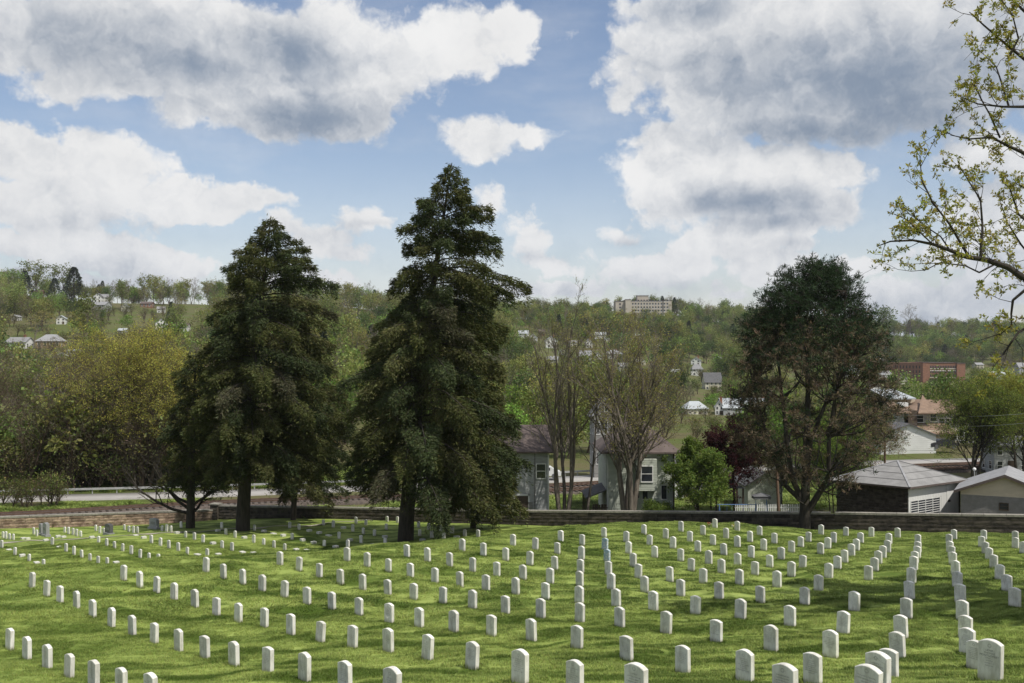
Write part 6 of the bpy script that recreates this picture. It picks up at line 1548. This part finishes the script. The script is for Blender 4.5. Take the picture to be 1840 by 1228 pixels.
# ridge trees one by one: those that rise above the skyline
T_ = np.array(trees); py_top = HY - (T_[:, 2] + np.array((13, 12, 14, 14, 12, 10, 15, 9, 3.4, 4.2))[T_[:, 5].astype(int)] * T_[:, 3]) * F / T_[:, 1]; px_ = CX + T_[:, 0] * F / T_[:, 1]
single = []
for a in np.arange(0, 1840, 14):
    m = np.nonzero((px_ >= a) & (px_ < a + 14) & (T_[:, 5] < 8))[0]
    if len(m): single.append(m[np.argmin(py_top[m])])
single = sorted(set(single), key=lambda i: px_[i]); keepm = np.ones(len(T_), bool); keepm[single] = False
words = {'budding_tree': 'budding pale green tree', 'bare_tree': 'bare grey-brown tree', 'leafy_tree': 'rounded leafy green tree', 'conifer_tree': 'dark conifer'}
protos_f = [None] * len(kinds)
reg = lambda p: 'left of the broad evergreen' if p < 380 else ('behind the evergreens' if p < 930 else ('left of the institution' if p < 1107 else ('left of the pine' if p < 1400 else 'right of the pine')))
cnt = {}
for i in single:
    x, y, z, s, rt, K = T_[i]; K = int(K); nm, me = kinds[K]; px = px_[i]
    key = (nm, reg(px)); cnt[key] = cnt.get(key, 0) + 1
    o = link(nm, me, None, (x, y, z), (0, 0, rt), (s, s, s * RNG.uniform(.95, 1.1))); tag(o, '%s on the ridge skyline %s, number %d from the left of its kind there' % (words[nm], reg(px), cnt[key]), 'tree', 'trees along the ridge skyline')
    o['label'] = '%s on the skyline, %s from the left %s' % (words[nm], ORD[cnt[key] - 1] if cnt[key] <= 22 else '%dth' % cnt[key], reg(px))
    if protos_f[K] is None: protos_f[K] = o
# a few picked skyline trees as in the photo
def lone(kind, px, pyb, Y, s, label, sz=None):
    nm, me = kinds[kind]; p = Vector(ray(px, pyb, Y)); p.z = float(far_z(np.array(p.x), np.array(p.y))); H = (13, 12, 14, 14, 12, 10, 15, 9, 3.4, 4.2)[kind]
    ss = ((HY - s) / F * Y - p.z) / H; ss = max(.5, ss); o = link(nm, me, None, p, (0, 0, px), (ss * (sz or .8), ss * (sz or .8), ss)); tag(o, label, 'tree'); return o
for a in ((6, 45, 0, 730, 487, 'wide dark conifer on the left ridge, leftmost'), (6, 133, 0, 725, 480, 'tallest dark conifer on the left ridge'), (6, 98, 0, 700, 500, 'dark conifer between the two big ones on the left ridge'), (0, 62, 0, 745, 480, 'pale green crown beside the leftmost ridge conifer'),
          (0, 112, 0, 745, 486, 'wide pale green crown between the ridge conifers'), (6, 1234, 0, 900, 552, 'dark round conifer just right of the institution'), (6, 1256, 0, 905, 551, 'second dark conifer right of the institution'), (6, 1302, 0, 930, 553, 'dark conifer on the ridge left of the pine'),
          (5, 1584, 0, 1130, 566, 'rounded green tree on the right ridge beside the pine'), (3, 1632, 0, 1130, 558, 'rounded bare tree standing alone on the right ridge'), (6, 130, 0, 640, 545, 'large dark conifer below the left ridge'), (6, 118, 0, 660, 535, 'dark conifer left of the large one below the left ridge'),
          (7, 148, 0, 600, 556, 'fresh lime green tree right of the large hillside conifer'), (7, 92, 0, 560, 545, 'fresh green round tree left of the large hillside conifer'), (7, 130, 0, 480, 585, 'green rounded tree above the yellow brick house'), (6, 1600, 0, 800, 640, 'dark tree left of the brick school')): 
    lone(a[0], a[1], a[2], a[3], a[4], a[5], 1.15 if a[0] in (5, 3, 0) else (1.5 if a[0] == 6 else 1.1))
rest = T_[keepm]
for K in range(len(kinds)):
    if protos_f[K] is None:
        j = np.nonzero(rest[:, 5] == K)[0][0]; x, y, z, s, rt, _ = rest[j]; nm, me = kinds[K]
        o = link(nm, me, None, (x, y, z), (0, 0, rt), (s, s, s)); tag(o, {'shrub': 'low shrub on the hillside'}.get(nm, words.get(nm, 'tree') + ' within the hillside wood') + ' %s' % ('in pale olive leaf' if K == 8 else 'in tan bud' if K == 9 else 'among its neighbours'), 'shrub' if nm == 'shrub' else 'tree', 'trees of the hillside wood'); protos_f[K] = o
R0 = np.zeros((len(rest), 3)); R0[:, 2] = rest[:, 4]; sc_ = rest[:, 3:4] * np.array([[1, 1, 1]]) * np.random.default_rng(3).uniform(.85, 1.15, (len(rest), 3))
o = gn_scatter('hillside_wood', rest[:, :3], R0, sc_, protos_f, rest[:, 5]); tag(o, 'spring woodland covering the hills and valley', kind='stuff')
# grass tufts and weeds by the railway
wr = np.random.default_rng(8); n = 2600; xw_ = wr.uniform(-62, 70, n); yw_ = wall_y(xw_) + wr.uniform(1.0, 46, n)
ok = np.ones(n, bool)
tyy = np.interp(xw_, tx[:, 0], tx[:, 1]); ryy = np.interp(xw_, rd[:, 0], rd[:, 1]); ok &= ~((yw_ > tyy - 3) & (yw_ < tyy + 7.5)) & ~(np.abs(yw_ - ryy) < 4.8)
ok &= ~((xw_ > 28) & (yw_ < 100)) 
xw_, yw_ = xw_[ok], yw_[ok]; zw_ = far_z(xw_, yw_)
protow = link('weeds', blade_patch(77, 900, .15, .5, .045), None, (-20, 110, float(far_z(np.array(-20.), np.array(110.))))); tag(protow, kind='stuff')
R0 = np.zeros((len(xw_), 3)); R0[:, 2] = wr.uniform(0, 6.28, len(xw_)); o = gn_scatter('weeds', np.stack([xw_, yw_, zw_], 1), R0, np.tile((1.8, 1.8, .7), (len(xw_), 1)) * wr.uniform(.7, 1.3, (len(xw_), 1)), [protow], np.zeros(len(xw_))); tag(o, kind='stuff')

# ------------------------------------------------------------------ thin spring haze
hb_ = MB(); hb_.box(-2600, 2600, -420, 6400, -80, 75); hz = hb_.mesh('haze', [])
hm = bpy.data.materials.new('haze'); hm.use_nodes = True; hn = hm.node_tree
for q in list(hn.nodes):
    if q.bl_idname == 'ShaderNodeBsdfPrincipled': hn.nodes.remove(q)
pv = hn.nodes.new('ShaderNodeVolumePrincipled'); pv.inputs['Color'].default_value = (0.93, 0.96, 1.0, 1); pv.inputs['Density'].default_value = 0.00007; pv.inputs['Anisotropy'].default_value = 0.2
hn.links.new(pv.outputs[0], hn.nodes['Material Output'].inputs['Volume']); hz.materials.append(hm)
ho = link('haze', hz); tag(ho, kind='stuff')
